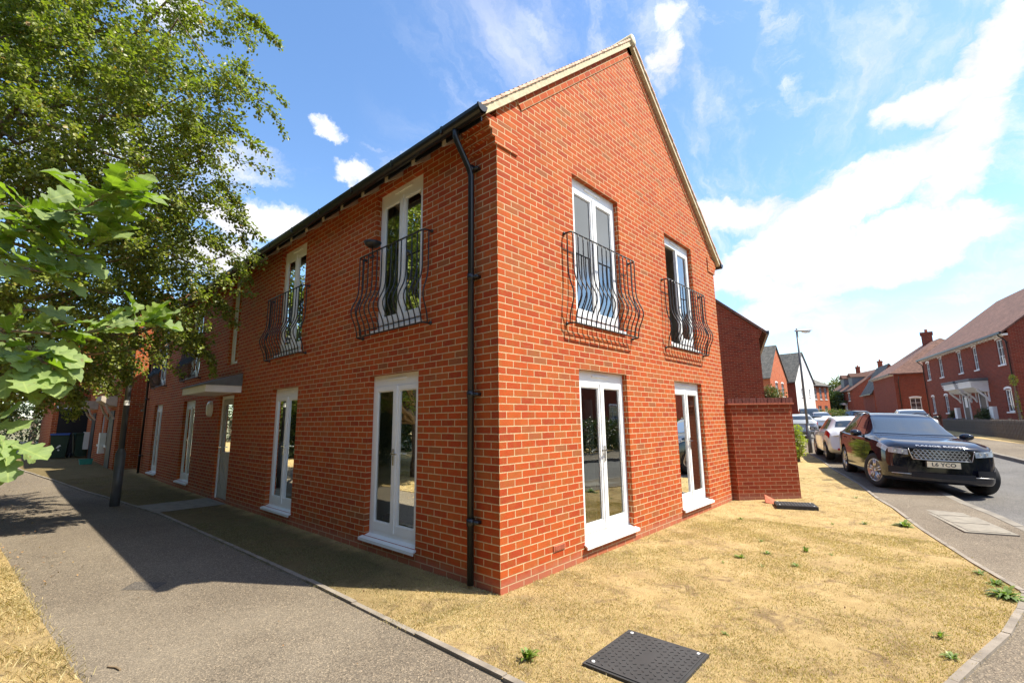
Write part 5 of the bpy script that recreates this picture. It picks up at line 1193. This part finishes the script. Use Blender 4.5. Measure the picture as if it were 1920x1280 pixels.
JEEP = [(.8, .4, .8, .95, 1.0, .6), (.76, .32, .86, 1.0, 1.06, .66), (.4, .3, .9, 1.06, 1.12, .74), (-.3, .3, .92, 1.1, 1.17, .76), (-.6, .3, .92, 1.12, 1.25, .76), (-.85, .3, .92, 1.13, 1.55, .72), (-1.1, .3, .92, 1.14, 1.72, .7), (-1.6, .3, .92, 1.15, 1.78, .7), (-2.6, .3, .92, 1.15, 1.78, .7), (-3.2, .3, .91, 1.15, 1.74, .68), (-3.45, .35, .89, 1.14, 1.5, .7), (-3.55, .4, .86, 1.1, 1.2, .7)]
bgcar('dark_off_roader', 'tall dark off-road car facing down the street beyond the garden wall', 1521, 795, 41, 193, JEEP, M['paint_dark'], 2.7, .38, .8, cfgS)
bgcar('grey_saloon_car', 'grey car with a red tail light half hidden by the garden wall and lamp column', 1489, 795, 31, 20, HATCH, M['paint_grey'], 2.47, .31, .755, cfgH)
bgcar('white_parked_car', 'white car parked further up the street ahead of the white hatchback', 1546, 790, 40, 200, HATCH, M['paint_white'], 2.47, .31, .755, cfgH)
bgcar('dark_hatchback', 'dark hatchback parked by the flower bed at the end of the street', 1583, 788, 44, 40, HATCH, M['paint_dark'], 2.47, .31, .755, cfgH)
p = atp(1722, 800, 25.5); car('white_estate_car', 'white car across the street showing only its roof above the black SUV', (p.x - .3, p.y, gz(p.x, p.y) + .0), R(191), [(a, b, c, d + .08, e + .12, f) for a, b, c, d, e, f in HATCH], M['paint_white'], 2.47, .31, .755, cfgH)

# ------------------------------------------------------------------ foliage
def leaf_cloud(name, C, D, size, mat, parent, droop=.3, elong=1.5, nrm=None, kind=None, fold=.25):
    """one folded four-cornered leaf per centre; C centres, D growth directions"""
    n = len(C); d = D + RNG.normal(0, .55, (n, 3)); d[:, 2] -= droop * np.abs(RNG.normal(0, 1, n)); d /= np.linalg.norm(d, axis=1)[:, None] + 1e-9
    up = RNG.normal(0, .55, (n, 3)) + (np.array([.25, -.4, .95]) if nrm is None else nrm); s = np.cross(d, up); s /= np.linalg.norm(s, axis=1)[:, None] + 1e-9; nn = np.cross(s, d)
    L_ = size * RNG.uniform(.65, 1.3, n)[:, None]; w = L_ / elong / 2
    V = np.stack([C, C + d * L_ * .30 + s * w + nn * w * fold, C + d * L_ * .72 + s * w * .85 + nn * w * fold, C + d * L_, C + d * L_ * .72 - s * w * .85 + nn * w * fold, C + d * L_ * .30 - s * w + nn * w * fold], 1).reshape(-1, 3)
    b = np.arange(n)[:, None] * 6; F = np.concatenate([b + np.array([0, 1, 2, 3]), b + np.array([0, 3, 4, 5])], 0)
    return np_mesh(name, V, F, mat, parent)
def sprays(starts, dirs, length, nper, spread, bend, seg=8):
    """points along drooping sprays; returns leaf centres, directions and the spray lines"""
    C = []; Dn = []; lines = []
    for s, d in zip(starts, dirs):
        L_ = length * random.uniform(.6, 1.25); d = np.array(d, float); d /= np.linalg.norm(d) + 1e-9; pts = [np.array(s, float)]
        dd = d.copy()
        for k in range(seg): dd = dd + np.array([0, 0, -bend / seg]) + RNG.normal(0, .09, 3); dd /= np.linalg.norm(dd); pts.append(pts[-1] + dd * L_ / seg)
        pts = np.array(pts); lines.append(pts); m_ = int(nper * L_ / length); tt = RNG.uniform(0, seg - .001, m_) ; i = tt.astype(int); fr = (tt - i)[:, None]
        c = pts[i] * (1 - fr) + pts[i + 1] * fr; sp = spread * (1 - .55 * (tt / seg))[:, None]; of = RNG.normal(0, 1, (m_, 3)) * sp; C.append(c + of); Dn.append((pts[i + 1] - pts[i]) / (L_ / seg) * .6 + of / (sp + 1e-6) * .35)
    return np.concatenate(C), np.concatenate(Dn), lines
def twigs(name, lines, r, mat, parent, n=4):
    bm = bmesh.new()
    for L_ in lines: tube(bm, [tuple(p) for p in L_], [r * (1 - .8 * i / (len(L_) - 1)) for i in range(len(L_))], n, False)
    return obj(name, bm, mat, parent, True, recalc=False)
def limb(a, b, n=9, wob=.12, sag=0.):
    a, b = np.array(a, float), np.array(b, float); P = [a + (b - a) * i / (n - 1) for i in range(n)]; L_ = np.linalg.norm(b - a)
    return [p + (RNG.normal(0, wob * L_ * .12, 3) if 0 < i < n - 1 else 0) + np.array([0, 0, sag * L_ * math.sin(PI * i / (n - 1))]) for i, p in enumerate(P)]
# --- the big small-leaved tree over the path. Crown = blobs (centre, radii) in the world
def big_tree():
    base = np.array([-5.0, 8.4, 0.]); t = thing('leafy_tree', 'large small-leaved green tree overhanging the footpath at the left', 'tree', tuple(base))
    blobs = []
    for (px, py, D, r) in BLOBS:
        c = np.array(atp(px, py, D)) - base; blobs.append((c, r))
    bm = bmesh.new(); tube(bm, [(0, 0, -.2), (.05, -.02, .8), (.0, .1, 1.8), (.15, .05, 3.), (.2, .1, 4.5), (.3, 0, 6.5), (.2, 0, 8.5)], [.22, .17, .155, .14, .11, .07, .02], 12); tr = obj('trunk', bm, M['bark'], t, True)
    starts, dirs, L1 = [], [], []
    for c, r in blobs:
        a = np.array([.15, .05, min(max(1.6, c[2] - 1.6), 6.5)]); lb = limb(a, c, 9, .35, .05); L1.append((lb, max(.02, .035)))
        cnt = int(DENS * r * r)
        for k in range(cnt):
            v = RNG.normal(0, 1, 3); v /= np.linalg.norm(v); q = c + v * r * RNG.uniform(.25, 1.) ** .6 * np.array([1, 1, .9]); starts.append(q - v * .1); o = v + (c / (np.linalg.norm(c[:2]) + .1)) * .25; o[2] = o[2] * .5 + .1; dirs.append(o)
    C, Dn, lines = sprays(starts, dirs, .62, NPER, .075, .75)
    for (px, py, D, dx, dy, dz, ln) in TIPS:
        s = np.array(atp(px, py, D)) - base; C2, D2, l2 = sprays([s] * 2, [(dx, dy, dz)] * 2, ln, 210, .055, 1.25, 12); C = np.concatenate([C, C2]); Dn = np.concatenate([Dn, D2]); lines += l2
    bm = bmesh.new()
    for lb, r in L1: tube(bm, [tuple(p) for p in lb], [r * (1.6 - 1.3 * i / 8) for i in range(9)], 7, False)
    obj('limbs', bm, M['twig'], t, True, recalc=False)
    twigs('twigs', lines[::3] + lines[-24:], .005, M['twig'], t, 3)['kind'] = 'stuff'
    # keep leaves out of the building
    keep = ~((C[:, 0] + base[0] > -.38) & (C[:, 2] < 5.4)); C, Dn = C[keep], Dn[keep]
    leaf_cloud('crown', C, Dn, .052, M['leaf'], t, elong=1.3)
    print('tree leaves', len(C))
BLOBS = [(40, 60, 7.2, 1.25), (180, 40, 7.6, 1.1), (300, 20, 7.8, .75), (400, 10, 7.9, .5), (70, 230, 6.8, 1.2), (230, 190, 7.2, 1.05), (340, 180, 7.5, .8), (400, 130, 7.7, .5), (50, 400, 6.8, 1.1), (200, 360, 7.2, 1.1), (330, 330, 7.5, .75), (400, 290, 7.7, .5),
         (300, 450, 7.6, .8), (380, 420, 7.9, .5), (180, 540, 7.4, .9), (310, 560, 7.9, .62), (380, 530, 8.2, .42), (60, 560, 7.2, .9), (240, 630, 7.9, .5), (120, 680, 7.9, .62), (20, 700, 7.6, .7), (330, 635, 8.2, .42), (440, 470, 8.2, .3), (60, 740, 9.5, .6), (150, 700, 9.5, .5), (250, 670, 9.2, .4), (-20, 760, 9., .6), (290, 610, 8.2, .45), (180, 640, 8.6, .6),
         (-120, 100, 7.4, 1.7), (-150, 350, 7.4, 1.6), (-140, 600, 7.6, 1.4), (100, -180, 7.8, 1.8), (300, -160, 8.4, 1.2), (-150, -200, 8.5, 1.8), (80, 300, 9.6, 1.5), (220, 420, 9.8, 1.3), (60, 550, 10.0, 1.4), (280, 200, 9.8, 1.2), (120, 100, 10, 1.5), (200, 560, 10.2, 1.1), (330, 480, 10.2, .8), (-40, 650, 9.6, 1.3), (90, 700, 10.2, .8)]
TIPS = [(430, 120, 7.7, .9, .1, .35, 1.0), (440, 160, 7.7, 1., -.1, .1, .95), (420, 230, 7.6, 1., .1, .15, .8), (440, 20, 7.9, .8, .1, .3, .7), (400, 340, 7.8, 1., .1, -.1, .75), (400, 460, 8.2, 1., .1, .1, .9), (400, 560, 8.4, .9, .2, -.35, .8), (330, 600, 8.4, .9, .1, -.4, .9), (350, 640, 8.5, .9, -.1, -.3, .7), (230, 680, 8.2, .4, 0, -.8, .6), (420, 400, 7.8, .9, .1, .1, .6), (130, 720, 8.2, .4, .1, -.6, .6)]
DENS, NPER = 46, 120
big_tree()
def bush(name, label, loc, blobs, mat, nl, size, trunk=True, cat='shrub', group=None, th=.06):
    t = thing(name, label, cat, loc, 0, group); Cs = []; Ds = []
    tot = sum(r[3] * r[4] for r in blobs)
    for (x, y, z, r, h) in blobs:
        n = int(nl * r * h / tot); v = RNG.normal(0, 1, (n, 3)); v /= np.linalg.norm(v, axis=1)[:, None]; q = RNG.uniform(.2, 1, n)[:, None] ** .45
        lump = 1 + .16 * np.sin(v[:, :1] * 7 + x) * np.sin(v[:, 1:2] * 6 + y) + .12 * np.sin(v[:, 2:3] * 9 + z)
        Cs.append(v * q * lump * np.array([r, r, h]) + np.array([x, y, z])); Ds.append(v)
    C = np.concatenate(Cs); Dn = np.concatenate(Ds); k = C[:, 2] > .0; leaf_cloud('crown', C[k], Dn[k], size, mat, t, elong=1.4)
    if trunk:
        bm = bmesh.new(); tube(bm, [(0, 0, -.3), (.02, .01, blobs[0][2] * .6), (blobs[0][0], blobs[0][1], blobs[0][2])], [th, th * .8, th * .4], 8)
        for (x, y, z, r, h) in blobs[1:]: tube(bm, [(0, 0, blobs[0][2] * .4), (x * .6, y * .6, z * .8), (x, y, z)], [th * .6, th * .4, th * .15], 6)
        obj('trunk', bm, M['bark'], t, True, recalc=False)
    return t
bush('dark_tree', 'dark tree straight ahead where the left path disappears', (-1.6, 43, .5), [(0, 0, 3.2, 3.2, 3.2), (-3.4, .5, 3.0, 3.0, 3.0), (2.6, 0, 2.6, 2.4, 2.6)], M['darkleaf'], 20000, .14, cat='tree', th=.2)
bush('overhanging_tree', 'shady green tree beyond the lamp column whose low crown hangs over the path', (-6.3, 17.5, .1), [(0, 0, 4.2, 2.2, 2.2), (1.4, -1.2, 3.1, 1.3, 1.0), (2.3, -.6, 3.0, 1.1, .9), (.2, 1.6, 2.6, 1.5, 1.5), (3.0, 1.2, 3.2, .9, .8), (1.2, 2.8, 2.9, 1.3, 1.1), (-.6, -2.4, 3.2, 1.8, 1.6)], M['leaf'], 60000, .06, cat='tree', th=.16)
for i, (x, y, h, lb) in enumerate([(3, -19, 5, 'garden tree far behind the camera, south of the street'), (9, -17.5, 4.2, 'rounded tree across the street south of the gable'), (15, -15.5, 4.6, 'garden tree beside the street opposite the black car')]):
    bush('garden_tree', lb, (x, y, 0), [(0, 0, h * .55, 2.8, h * .5), (2.2, .3, h * .4, 2.2, h * .38), (-2.2, -.3, h * .4, 2.2, h * .38)], M['darkleaf'], 6000, .26, cat='tree', group='trees south of the street', th=.18)
hd = [(-4, -14.6), (2, -12.6), (8, -10.7), (14, -9.2), (20, -8.2), (24, -7.6)]
bush('garden_hedge', 'clipped hedge behind the far pavement south of the gable', (0, -13, 0), [(a + (c - a) * k / 5, b + (d - b) * k / 5 + 13, .75, .85, .85) for (a, b), (c, d) in zip(hd, hd[1:]) for k in range(5)], M['darkleaf'], 26000, .11, trunk=False)
# background planting
bush('dark_tree', 'dense dark tree closing the view at the end of the left path', (-7.5, 33, .3), [(0, 0, 4, 3.2, 3.6), (2.4, 1, 2.4, 2.2, 2.3), (-2.5, 0, 3, 2.5, 3.)], M['darkleaf'], 26000, .11, cat='tree', th=.2)
bush('dark_tree', 'dark tree behind the bins filling the gap left of the brick wing', (-9.5, 24, .2), [(0, 0, 3.5, 3.0, 3.2), (1.6, -1.5, 2.0, 1.8, 1.9)], M['darkleaf'], 22000, .1, cat='tree', th=.18)
bush('dark_hedge', 'low shaded hedge along the left side of the footpath', (-5.6, 18, .1), [(0, 0, 1.1, 1.0, 1.2), (-.4, -2.5, 1.1, 1.1, 1.2), (-.6, -5, 1.2, 1.2, 1.3), (-.2, 2.5, 1.2, 1., 1.2)], M['darkleaf'], 22000, .08)
bush('tall_dark_tree', 'tall dark tree standing behind the leafy tree on the left', (-9, 13, 0), [(0, 0, 5, 3., 4.), (2, -2, 3, 2., 2.2), (-2, -3, 4, 2.5, 3.)], M['darkleaf'], 34000, .1, cat='tree', th=.25)
for i, (x, y, h, lb) in enumerate([(-10, -8, 8., 'tall tree furthest behind the camera on the left'), (-10.5, -1, 8.5, 'tall tree level with the camera on the left'), (-10.5, 6, 9., 'tall tree west of the leafy tree'), (-12, 21, 8.5, 'tall tree furthest up the left side of the path')]):
    bush('tall_tree', lb, (x, y, 0), [(0, 0, h * .55, 3.6, h * .52), (.4, 2.8, h * .42, 2.8, h * .42), (.2, -2.8, h * .42, 2.8, h * .42)], M['darkleaf'], 16000, .26, cat='tree', group='trees west of the footpath', th=.2)
p = atp(1452, 745, 22.5); bush('light_shrub', 'light green shrub showing over the garden wall beside the dark gable', (p.x, p.y, gz(p.x, p.y)), [(0, 0, 1.9, .55, .9), (.3, .2, 1.3, .6, .8), (-.3, .1, 2.4, .3, .5)], M['midleaf'], 5000, .07)
p = atp(1496, 815, 15.5); bush('yellow_shrub', 'bright yellow green shrub between the garden wall and the lamp column', (p.x - .05, p.y + .05, gz(p.x, p.y)), [(0, 0, .65, .26, .55), (-.2, .15, .45, .26, .4)], M['brightleaf'], 3500, .05)
p = atp(1562, 778, 44); bush('flowering_shrub', 'green shrub with pink flowers on the corner at the end of the street', (p.x, p.y, gz(p.x, p.y)), [(0, 0, .7, 1.6, .8), (1.2, -.8, .6, 1.3, .7)], M['midleaf'], 5000, .12)
for i, (px, D, h, w, lb) in enumerate([(1556, 84, 4.6, 3.2, 'rounded tree at the street end beside the orange townhouse'), (1570, 88, 4.4, 3., 'middle one of the trees closing the street'), (1580, 92, 7.2, 2.6, 'taller light green tree rising behind the dormered house'), (1548, 100, 5., 4, 'far tree hidden mostly by the orange townhouse')]):
    p = atp(px, 780, D); bush('street_tree', lb, (p.x, p.y, gz(p.x, p.y)), [(0, 0, h * .55, w, h * .5), (w * .5, -w * .4, h * .4, w * .7, h * .4)], M['darkleaf'] if i != 2 else M['midleaf'], 6000, .3, cat='tree', group='trees at the end of the street', th=.2)
q = hA.location; dA = Vector((math.cos(R(11.3)), math.sin(R(11.3)), 0)); nA = Vector((-dA.y, dA.x, 0))
for i, (s, w, lb) in enumerate([(3.8, .5, 'dark shrub under the right meter box behind the fence'), (9.9, .5, 'dark shrub left of the porches behind the fence'), (12.9, .45, 'small dark shrub at the far end of the terrace')]):
    c = q + dA * s + nA * .55; bush('garden_shrub', lb, (c.x, c.y, c.z - .1), [(0, 0, .55, w, .6), (.5, .0, .45, w * .8, .45)], M['darkleaf'], 3000, .07, group='shrubs behind the fence')
c = q + dA * -.8 + nA * .35; bush('climbing_plant', 'pale yellow green climbing plant on the right end of the terrace', (c.x, c.y, c.z), [(0, 0, 2.5, .14, .3), (.05, 0, 1.2, .05, .9)], M['brightleaf'], 300, .08)
c = q + dA * 9.3 + nA * .9; bm = bmesh.new(); bx(bm, -.3, .3, -.3, .3, 0, .34); bx(bm, -.33, .33, -.34, .34, .34, .42); bmesh.ops.bevel(bm, geom=list(bm.edges), offset=.02, segments=1)
o = tag(obj('recycling_bin', bm, M['blue']), 'blue recycling bin behind the dark fence across the street', 'bin'); o.location = c
# --- oak branches close to the camera
def oak():
    base = Vector((-6.1, -.3, 0)); t = thing('oak_tree', 'oak tree with large lobed leaves close to the camera at the left', 'tree', base)
    bm = bmesh.new(); tube(bm, [(0, 0, -.2), (.02, 0, 1.), (0, .05, 2.2), (.1, .1, 4.0)], [.16, .12, .10, .05], 10); obj('trunk', bm, M['bark'], t, True)
    # lobed outline, unit length along x
    half = [(0, .0), (.07, .035), (.13, .10), (.19, .105), (.23, .065), (.28, .09), (.34, .19), (.40, .20), (.445, .12), (.50, .14), (.56, .265), (.64, .275), (.675, .17), (.73, .175), (.79, .27), (.87, .255), (.90, .165), (.955, .12), (1.0, .0)]
    V = []; F = []; tri = []; LX = []; LY = []
    def leaf(p, d, n, L_, curl):
        nonlocal V, tri
        d = Vector(d).normalized(); s = d.cross(Vector(n)).normalized(); nn = s.cross(d).normalized(); b = len(V); w = random.uniform(.85, 1.15); wv = random.uniform(0, 6); fo = random.uniform(0, .6)
        for sgn in (0, 1, -1):
            for (x, y) in half:
                yy = y * sgn * w; z = -curl * x * x + abs(yy) * fo + .03 * math.sin(x * 22 + wv) * (abs(yy) > 0)
                V.append(tuple(Vector(p) + (d * x + s * yy + nn * z) * L_)); LX.append(x); LY.append(abs(yy))
        m_ = len(half)
        for k, off in ((1, m_), (-1, 2 * m_)):
            for i in range(m_ - 1):
                q = [b + i, b + i + 1, b + off + i + 1, b + off + i]; tri.append(q if k > 0 else q[::-1])
    tw = []
    for br in OAK:
        pts = [Vector(atp(px, py, D)) - base for px, py, D in br['p']]
        tw.append((pts, br['r'])); n = br['n']
        for k in range(n):
            tt = (k + random.random()) / n * (len(pts) - 1); i = min(int(tt), len(pts) - 2); c = pts[i].lerp(pts[i + 1], tt - i); ax = (pts[i + 1] - pts[i]).normalized()
            side = Vector((random.gauss(0, 1), random.gauss(0, 1), random.gauss(.25, .7))); d = (ax * random.uniform(.35, 1.) + side * .55).normalized()
            nn = Vector((random.gauss(.1, .4), random.gauss(-.5, .4), random.gauss(.9, .35))); L_ = random.uniform(.055, .105) * br.get('s', 1.); pt = c + d * .015
            tw.append(([c, c + d * .02], .0012)); leaf(pt, d, nn, L_, random.uniform(-.15, .55))
        for k in range(3 if n > 5 else 0):   # rosette at the tip
            d = ((pts[-1] - pts[-2]).normalized() + Vector((random.gauss(0, .5), random.gauss(0, .5), random.gauss(0, .5)))).normalized(); leaf(pts[-1], d, (0, -.5, .9), .1, .1)
    ob = np_mesh('leaves', V, tri, M['oakleaf'], t, False)
    for nm_, dat in (('lx', LX), ('ly', LY)): ob.data.attributes.new(nm_, 'FLOAT', 'POINT').data.foreach_set('value', np.array(dat, np.float32))
    bm = bmesh.new()
    for pts, r in tw: tube(bm, [tuple(p) for p in pts], [r * (1.2 - .6 * i / (len(pts) - 1)) for i in range(len(pts))], 5, False)
    # stout boughs back to the trunk
    for a in ((-420, 420, 1.5), (-420, 700, 1.5)):
        e = Vector(atp(*a)) - base; tube(bm, [(.02, 0, 1.9), tuple(Vector((.02, 0, 1.9)).lerp(e, .5) + Vector((0, 0, .15))), tuple(e)], [.05, .03, .014], 8, False)
    obj('branches', bm, M['twig'], t, True, recalc=False)
OAK = [dict(p=[(-420, 420, 1.5), (-60, 440, 1.3), (60, 430, 1.25), (150, 400, 1.22), (235, 370, 1.25)], r=.004, n=52), dict(p=[(20, 440, 1.27), (90, 400, 1.2), (160, 390, 1.15), (200, 365, 1.15)], r=.0025, n=32), dict(p=[(0, 450, 1.25), (90, 470, 1.2), (150, 480, 1.2), (220, 420, 1.2)], r=.0025, n=32), dict(p=[(-30, 400, 1.3), (0, 380, 1.25), (50, 390, 1.2)], r=.0025, n=16), dict(p=[(-40, 470, 1.2), (20, 500, 1.15), (80, 510, 1.15)], r=.0025, n=18),
       dict(p=[(-420, 700, 1.5), (-60, 615, 1.3), (50, 622, 1.27), (140, 628, 1.3), (200, 615, 1.35), (270, 605, 1.4)], r=.0032, n=44), dict(p=[(0, 620, 1.25), (50, 650, 1.2), (80, 680, 1.2)], r=.0022, n=20), dict(p=[(-30, 630, 1.2), (0, 660, 1.15), (30, 690, 1.15)], r=.0022, n=15),
       dict(p=[(-300, 780, 1.3), (-60, 790, 1.15), (-10, 810, 1.1), (10, 830, 1.1)], r=.0022, n=11), dict(p=[(-200, 960, 1.2), (-40, 950, 1.1), (-18, 948, 1.08)], r=.002, n=2)]
oak()
# ------------------------------------------------------------------ grass blades, weeds, litter
def inside(P, poly):
    x, y = P[:, 0], P[:, 1]; c = np.zeros(len(P), bool); n = len(poly); j = n - 1
    for i in range(n):
        xi, yi = poly[i]; xj, yj = poly[j]
        m_ = ((yi > y) != (yj > y)) & (x < (xj - xi) * (y - yi) / ((yj - yi) + 1e-12) + xi); c ^= m_; j = i
    return c
def blades(name, P, h, w, mat, base=.012, lean=.9):
    n = len(P); z = np.array([gz(a, b) for a, b in P]) + base; a = RNG.uniform(0, 2 * PI, n); hh = h * RNG.uniform(.35, 1.25, n); l_ = hh * np.abs(RNG.normal(0, lean, n)); b = RNG.uniform(0, 2 * PI, n)
    x0 = P[:, 0]; y0 = P[:, 1]; cx, cy = np.cos(a) * w / 2, np.sin(a) * w / 2; lx, ly = np.cos(b) * l_, np.sin(b) * l_
    V = np.stack([np.stack([x0 - cx, y0 - cy, z], 1), np.stack([x0 + cx, y0 + cy, z], 1), np.stack([x0 + cx * .6 + lx * .45, y0 + cy * .6 + ly * .45, z + hh * .6], 1), np.stack([x0 + lx, y0 + ly, z + hh], 1)], 1).reshape(-1, 3)
    F = np.arange(n * 4).reshape(-1, 4); o = np_mesh(name, V, F, mat); return tag(o, kind='stuff')
def scatter(poly, n, x0, x1, y0, y1, clump=None, avoid=()):
    P = RNG.uniform((x0, y0), (x1, y1), (n, 2)); P = P[inside(P + RNG.normal(0, .035, P.shape), poly)]
    P = P[~((P[:, 0] > 0) & (P[:, 1] > 0) & (P[:, 0] < BW))]
    for (cx, cy, rx, ry, rz) in avoid:
        dx, dy = P[:, 0] - cx, P[:, 1] - cy; c, s = math.cos(-rz), math.sin(-rz); u, v = dx * c - dy * s, dx * s + dy * c; P = P[~((np.abs(u) < rx) & (np.abs(v) < ry))]
    f = np.sin(P[:, 0] * 3.1 + 2 * np.sin(P[:, 1] * 1.7)) * np.sin(P[:, 1] * 2.7 + 1.5 * np.sin(P[:, 0] * 2.3)) + .5 * np.sin(P[:, 0] * 9.7 + P[:, 1] * 4.1) * np.sin(P[:, 1] * 8.3 - P[:, 0] * 3.3)
    return P[RNG.uniform(-.9, 1.1, len(P)) < f + .2]
AV = [(-.22, -1.59, .34, .31, R(1)), (6.5, -1.1, .24, .33, R(20)), (-.6, 8.4, .7, .66, 0)]
P = np.concatenate([scatter(LAWN, 190000, -1, 5, -3.6, .1, avoid=AV), scatter(LAWN, 70000, 3, 12, -3.5, 2.2, avoid=AV), scatter(LAWN, 70000, -1.15, .02, 0, 6, avoid=AV), scatter(LAWN, 25000, -1.9, .02, 6, 16, avoid=AV)])
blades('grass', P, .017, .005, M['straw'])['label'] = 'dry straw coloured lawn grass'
VER = PATHL + [(-30, 38), (-30, -2), (-6, -2.1), (-3.2, -1.9)]
P = np.concatenate([scatter(VER, 90000, -5, -2.5, -1, 5), scatter(VER, 60000, -7, -3, 5, 14)])
blades('grass', P, .04, .006, M['straw'])['label'] = 'longer dry grass left of the footpath'
def litter(name, n, x0, x1, y0, y1, size, lab, dens=None):
    P = RNG.uniform((x0, y0), (x1, y1), (n, 2))
    if dens is not None: P = P[dens(P)]
    C = np.column_stack([P, np.array([gz(a, b) for a, b in P]) + .02]); o = leaf_cloud(name, C, np.column_stack([RNG.normal(0, 1, (len(C), 2)), np.zeros(len(C))]), size, M['litter'], None, droop=0, elong=1.5, nrm=np.array([0, 0, 3.])); o['label'] = lab; tag(o, kind='stuff')
litter('leaf_litter', 1500, -3.9, -2.3, 3.5, 18, .03, 'brown fallen leaves scattered at the left edge of the path', lambda P: RNG.uniform(0, 1, len(P)) < np.exp(-np.maximum(0, P[:, 0] + 3.1 + .04 * P[:, 1]) * 3.2))
litter('leaf_litter', 260, -2.6, 4.5, -3.0, 3.5, .016, 'tiny dry leaf crumbs on path and lawn')
def weed(label, x, y, r, n, tall=False):
    t = thing('weed', label, 'weed', (x, y, gz(x, y) + .015), random.uniform(0, 6), 'green weeds in the dry grass'); V = []; F = []
    for k in range(n):
        a = random.uniform(0, 2 * PI); el = random.uniform(.15, 1.0) if not tall else random.uniform(.5, 1.4); L_ = r * random.uniform(.5, 1.1); w = L_ * random.uniform(.07, .13); d = Vector((math.cos(a) * math.cos(el), math.sin(a) * math.cos(el), math.sin(el))); s = Vector((-math.sin(a), math.cos(a), 0)); b = len(V); o = Vector((random.gauss(0, r * .12), random.gauss(0, r * .12), 0))
        for q, ww, dz in ((0, .3, 0), (.35, 1, 0), (.7, .9, -.08), (1., .1, -.3)):
            for sg in (-1, 1): V.append(tuple(o + d * L_ * q + s * w * ww * sg + Vector((0, 0, dz * L_))))
        for i in range(3): F.append((b + 2 * i, b + 2 * i + 1, b + 2 * i + 3, b + 2 * i + 2))
    np_mesh('leaves', V, F, M['weed'], t)
def gpt(px, py):
    d = cdir(px, py); k = -CAMP.z / d.z; return CAMP.x + d.x * k, CAMP.y + d.y * k
for px, py, r, n, tall, lb in [(1388, 1047, .11, 26, 0, 'leafy green weed in the middle of the lawn, left of a cluster'), (1440, 1040, .10, 22, 0, 'spreading weed in the middle of the central cluster'), (1512, 1036, .11, 24, 1, 'upright weed at the right of the central cluster'), (1494, 1064, .09, 20, 0, 'low weed nearest the camera in the central cluster'), (1428, 1064, .06, 12, 0, 'tiny weed below the central cluster'), (1356, 1057, .05, 10, 0, 'tiny weed left of the central cluster'), (1558, 1042, .06, 12, 0, 'small weed right of the central cluster'), (1390, 975, .09, 16, 0, 'small weed nearest the foot of the gable'), (1428, 1017, .07, 14, 0, 'pale weed just above the central cluster'),
    (1360, 1192, .05, 18, 0, 'small bright weed by itself in the front lawn'), (990, 1240, .14, 40, 1, 'tufted tall weed left of the large cover'), (1766, 1198, .1, 22, 1, 'slender upright weed near the right edging'), (1786, 1238, .09, 26, 0, 'leafy weed against the right edging'), (1695, 988, .2, 60, 0, 'broad weed patch against the pavement edging'), (1622, 984, .12, 22, 0, 'low weed left of the broad edging patch'), (1888, 1122, .2, 60, 0, 'large weed patch at the lawn corner'), (1868, 1098, .12, 34, 0, 'weed patch just above the lawn corner'), (1838, 1078, .1, 24, 0, 'small weed on the edging above the corner patches'), (1560, 984, .07, 12, 0, 'faint small weed in the upper lawn'), (1606, 938, .09, 16, 0, 'small weed near the black car beside the edging'), (1150, 845, .0, 0, 0, '')]:
    if n: x, y = gpt(px, py); weed(lb, x, y, r * .8, n, tall)
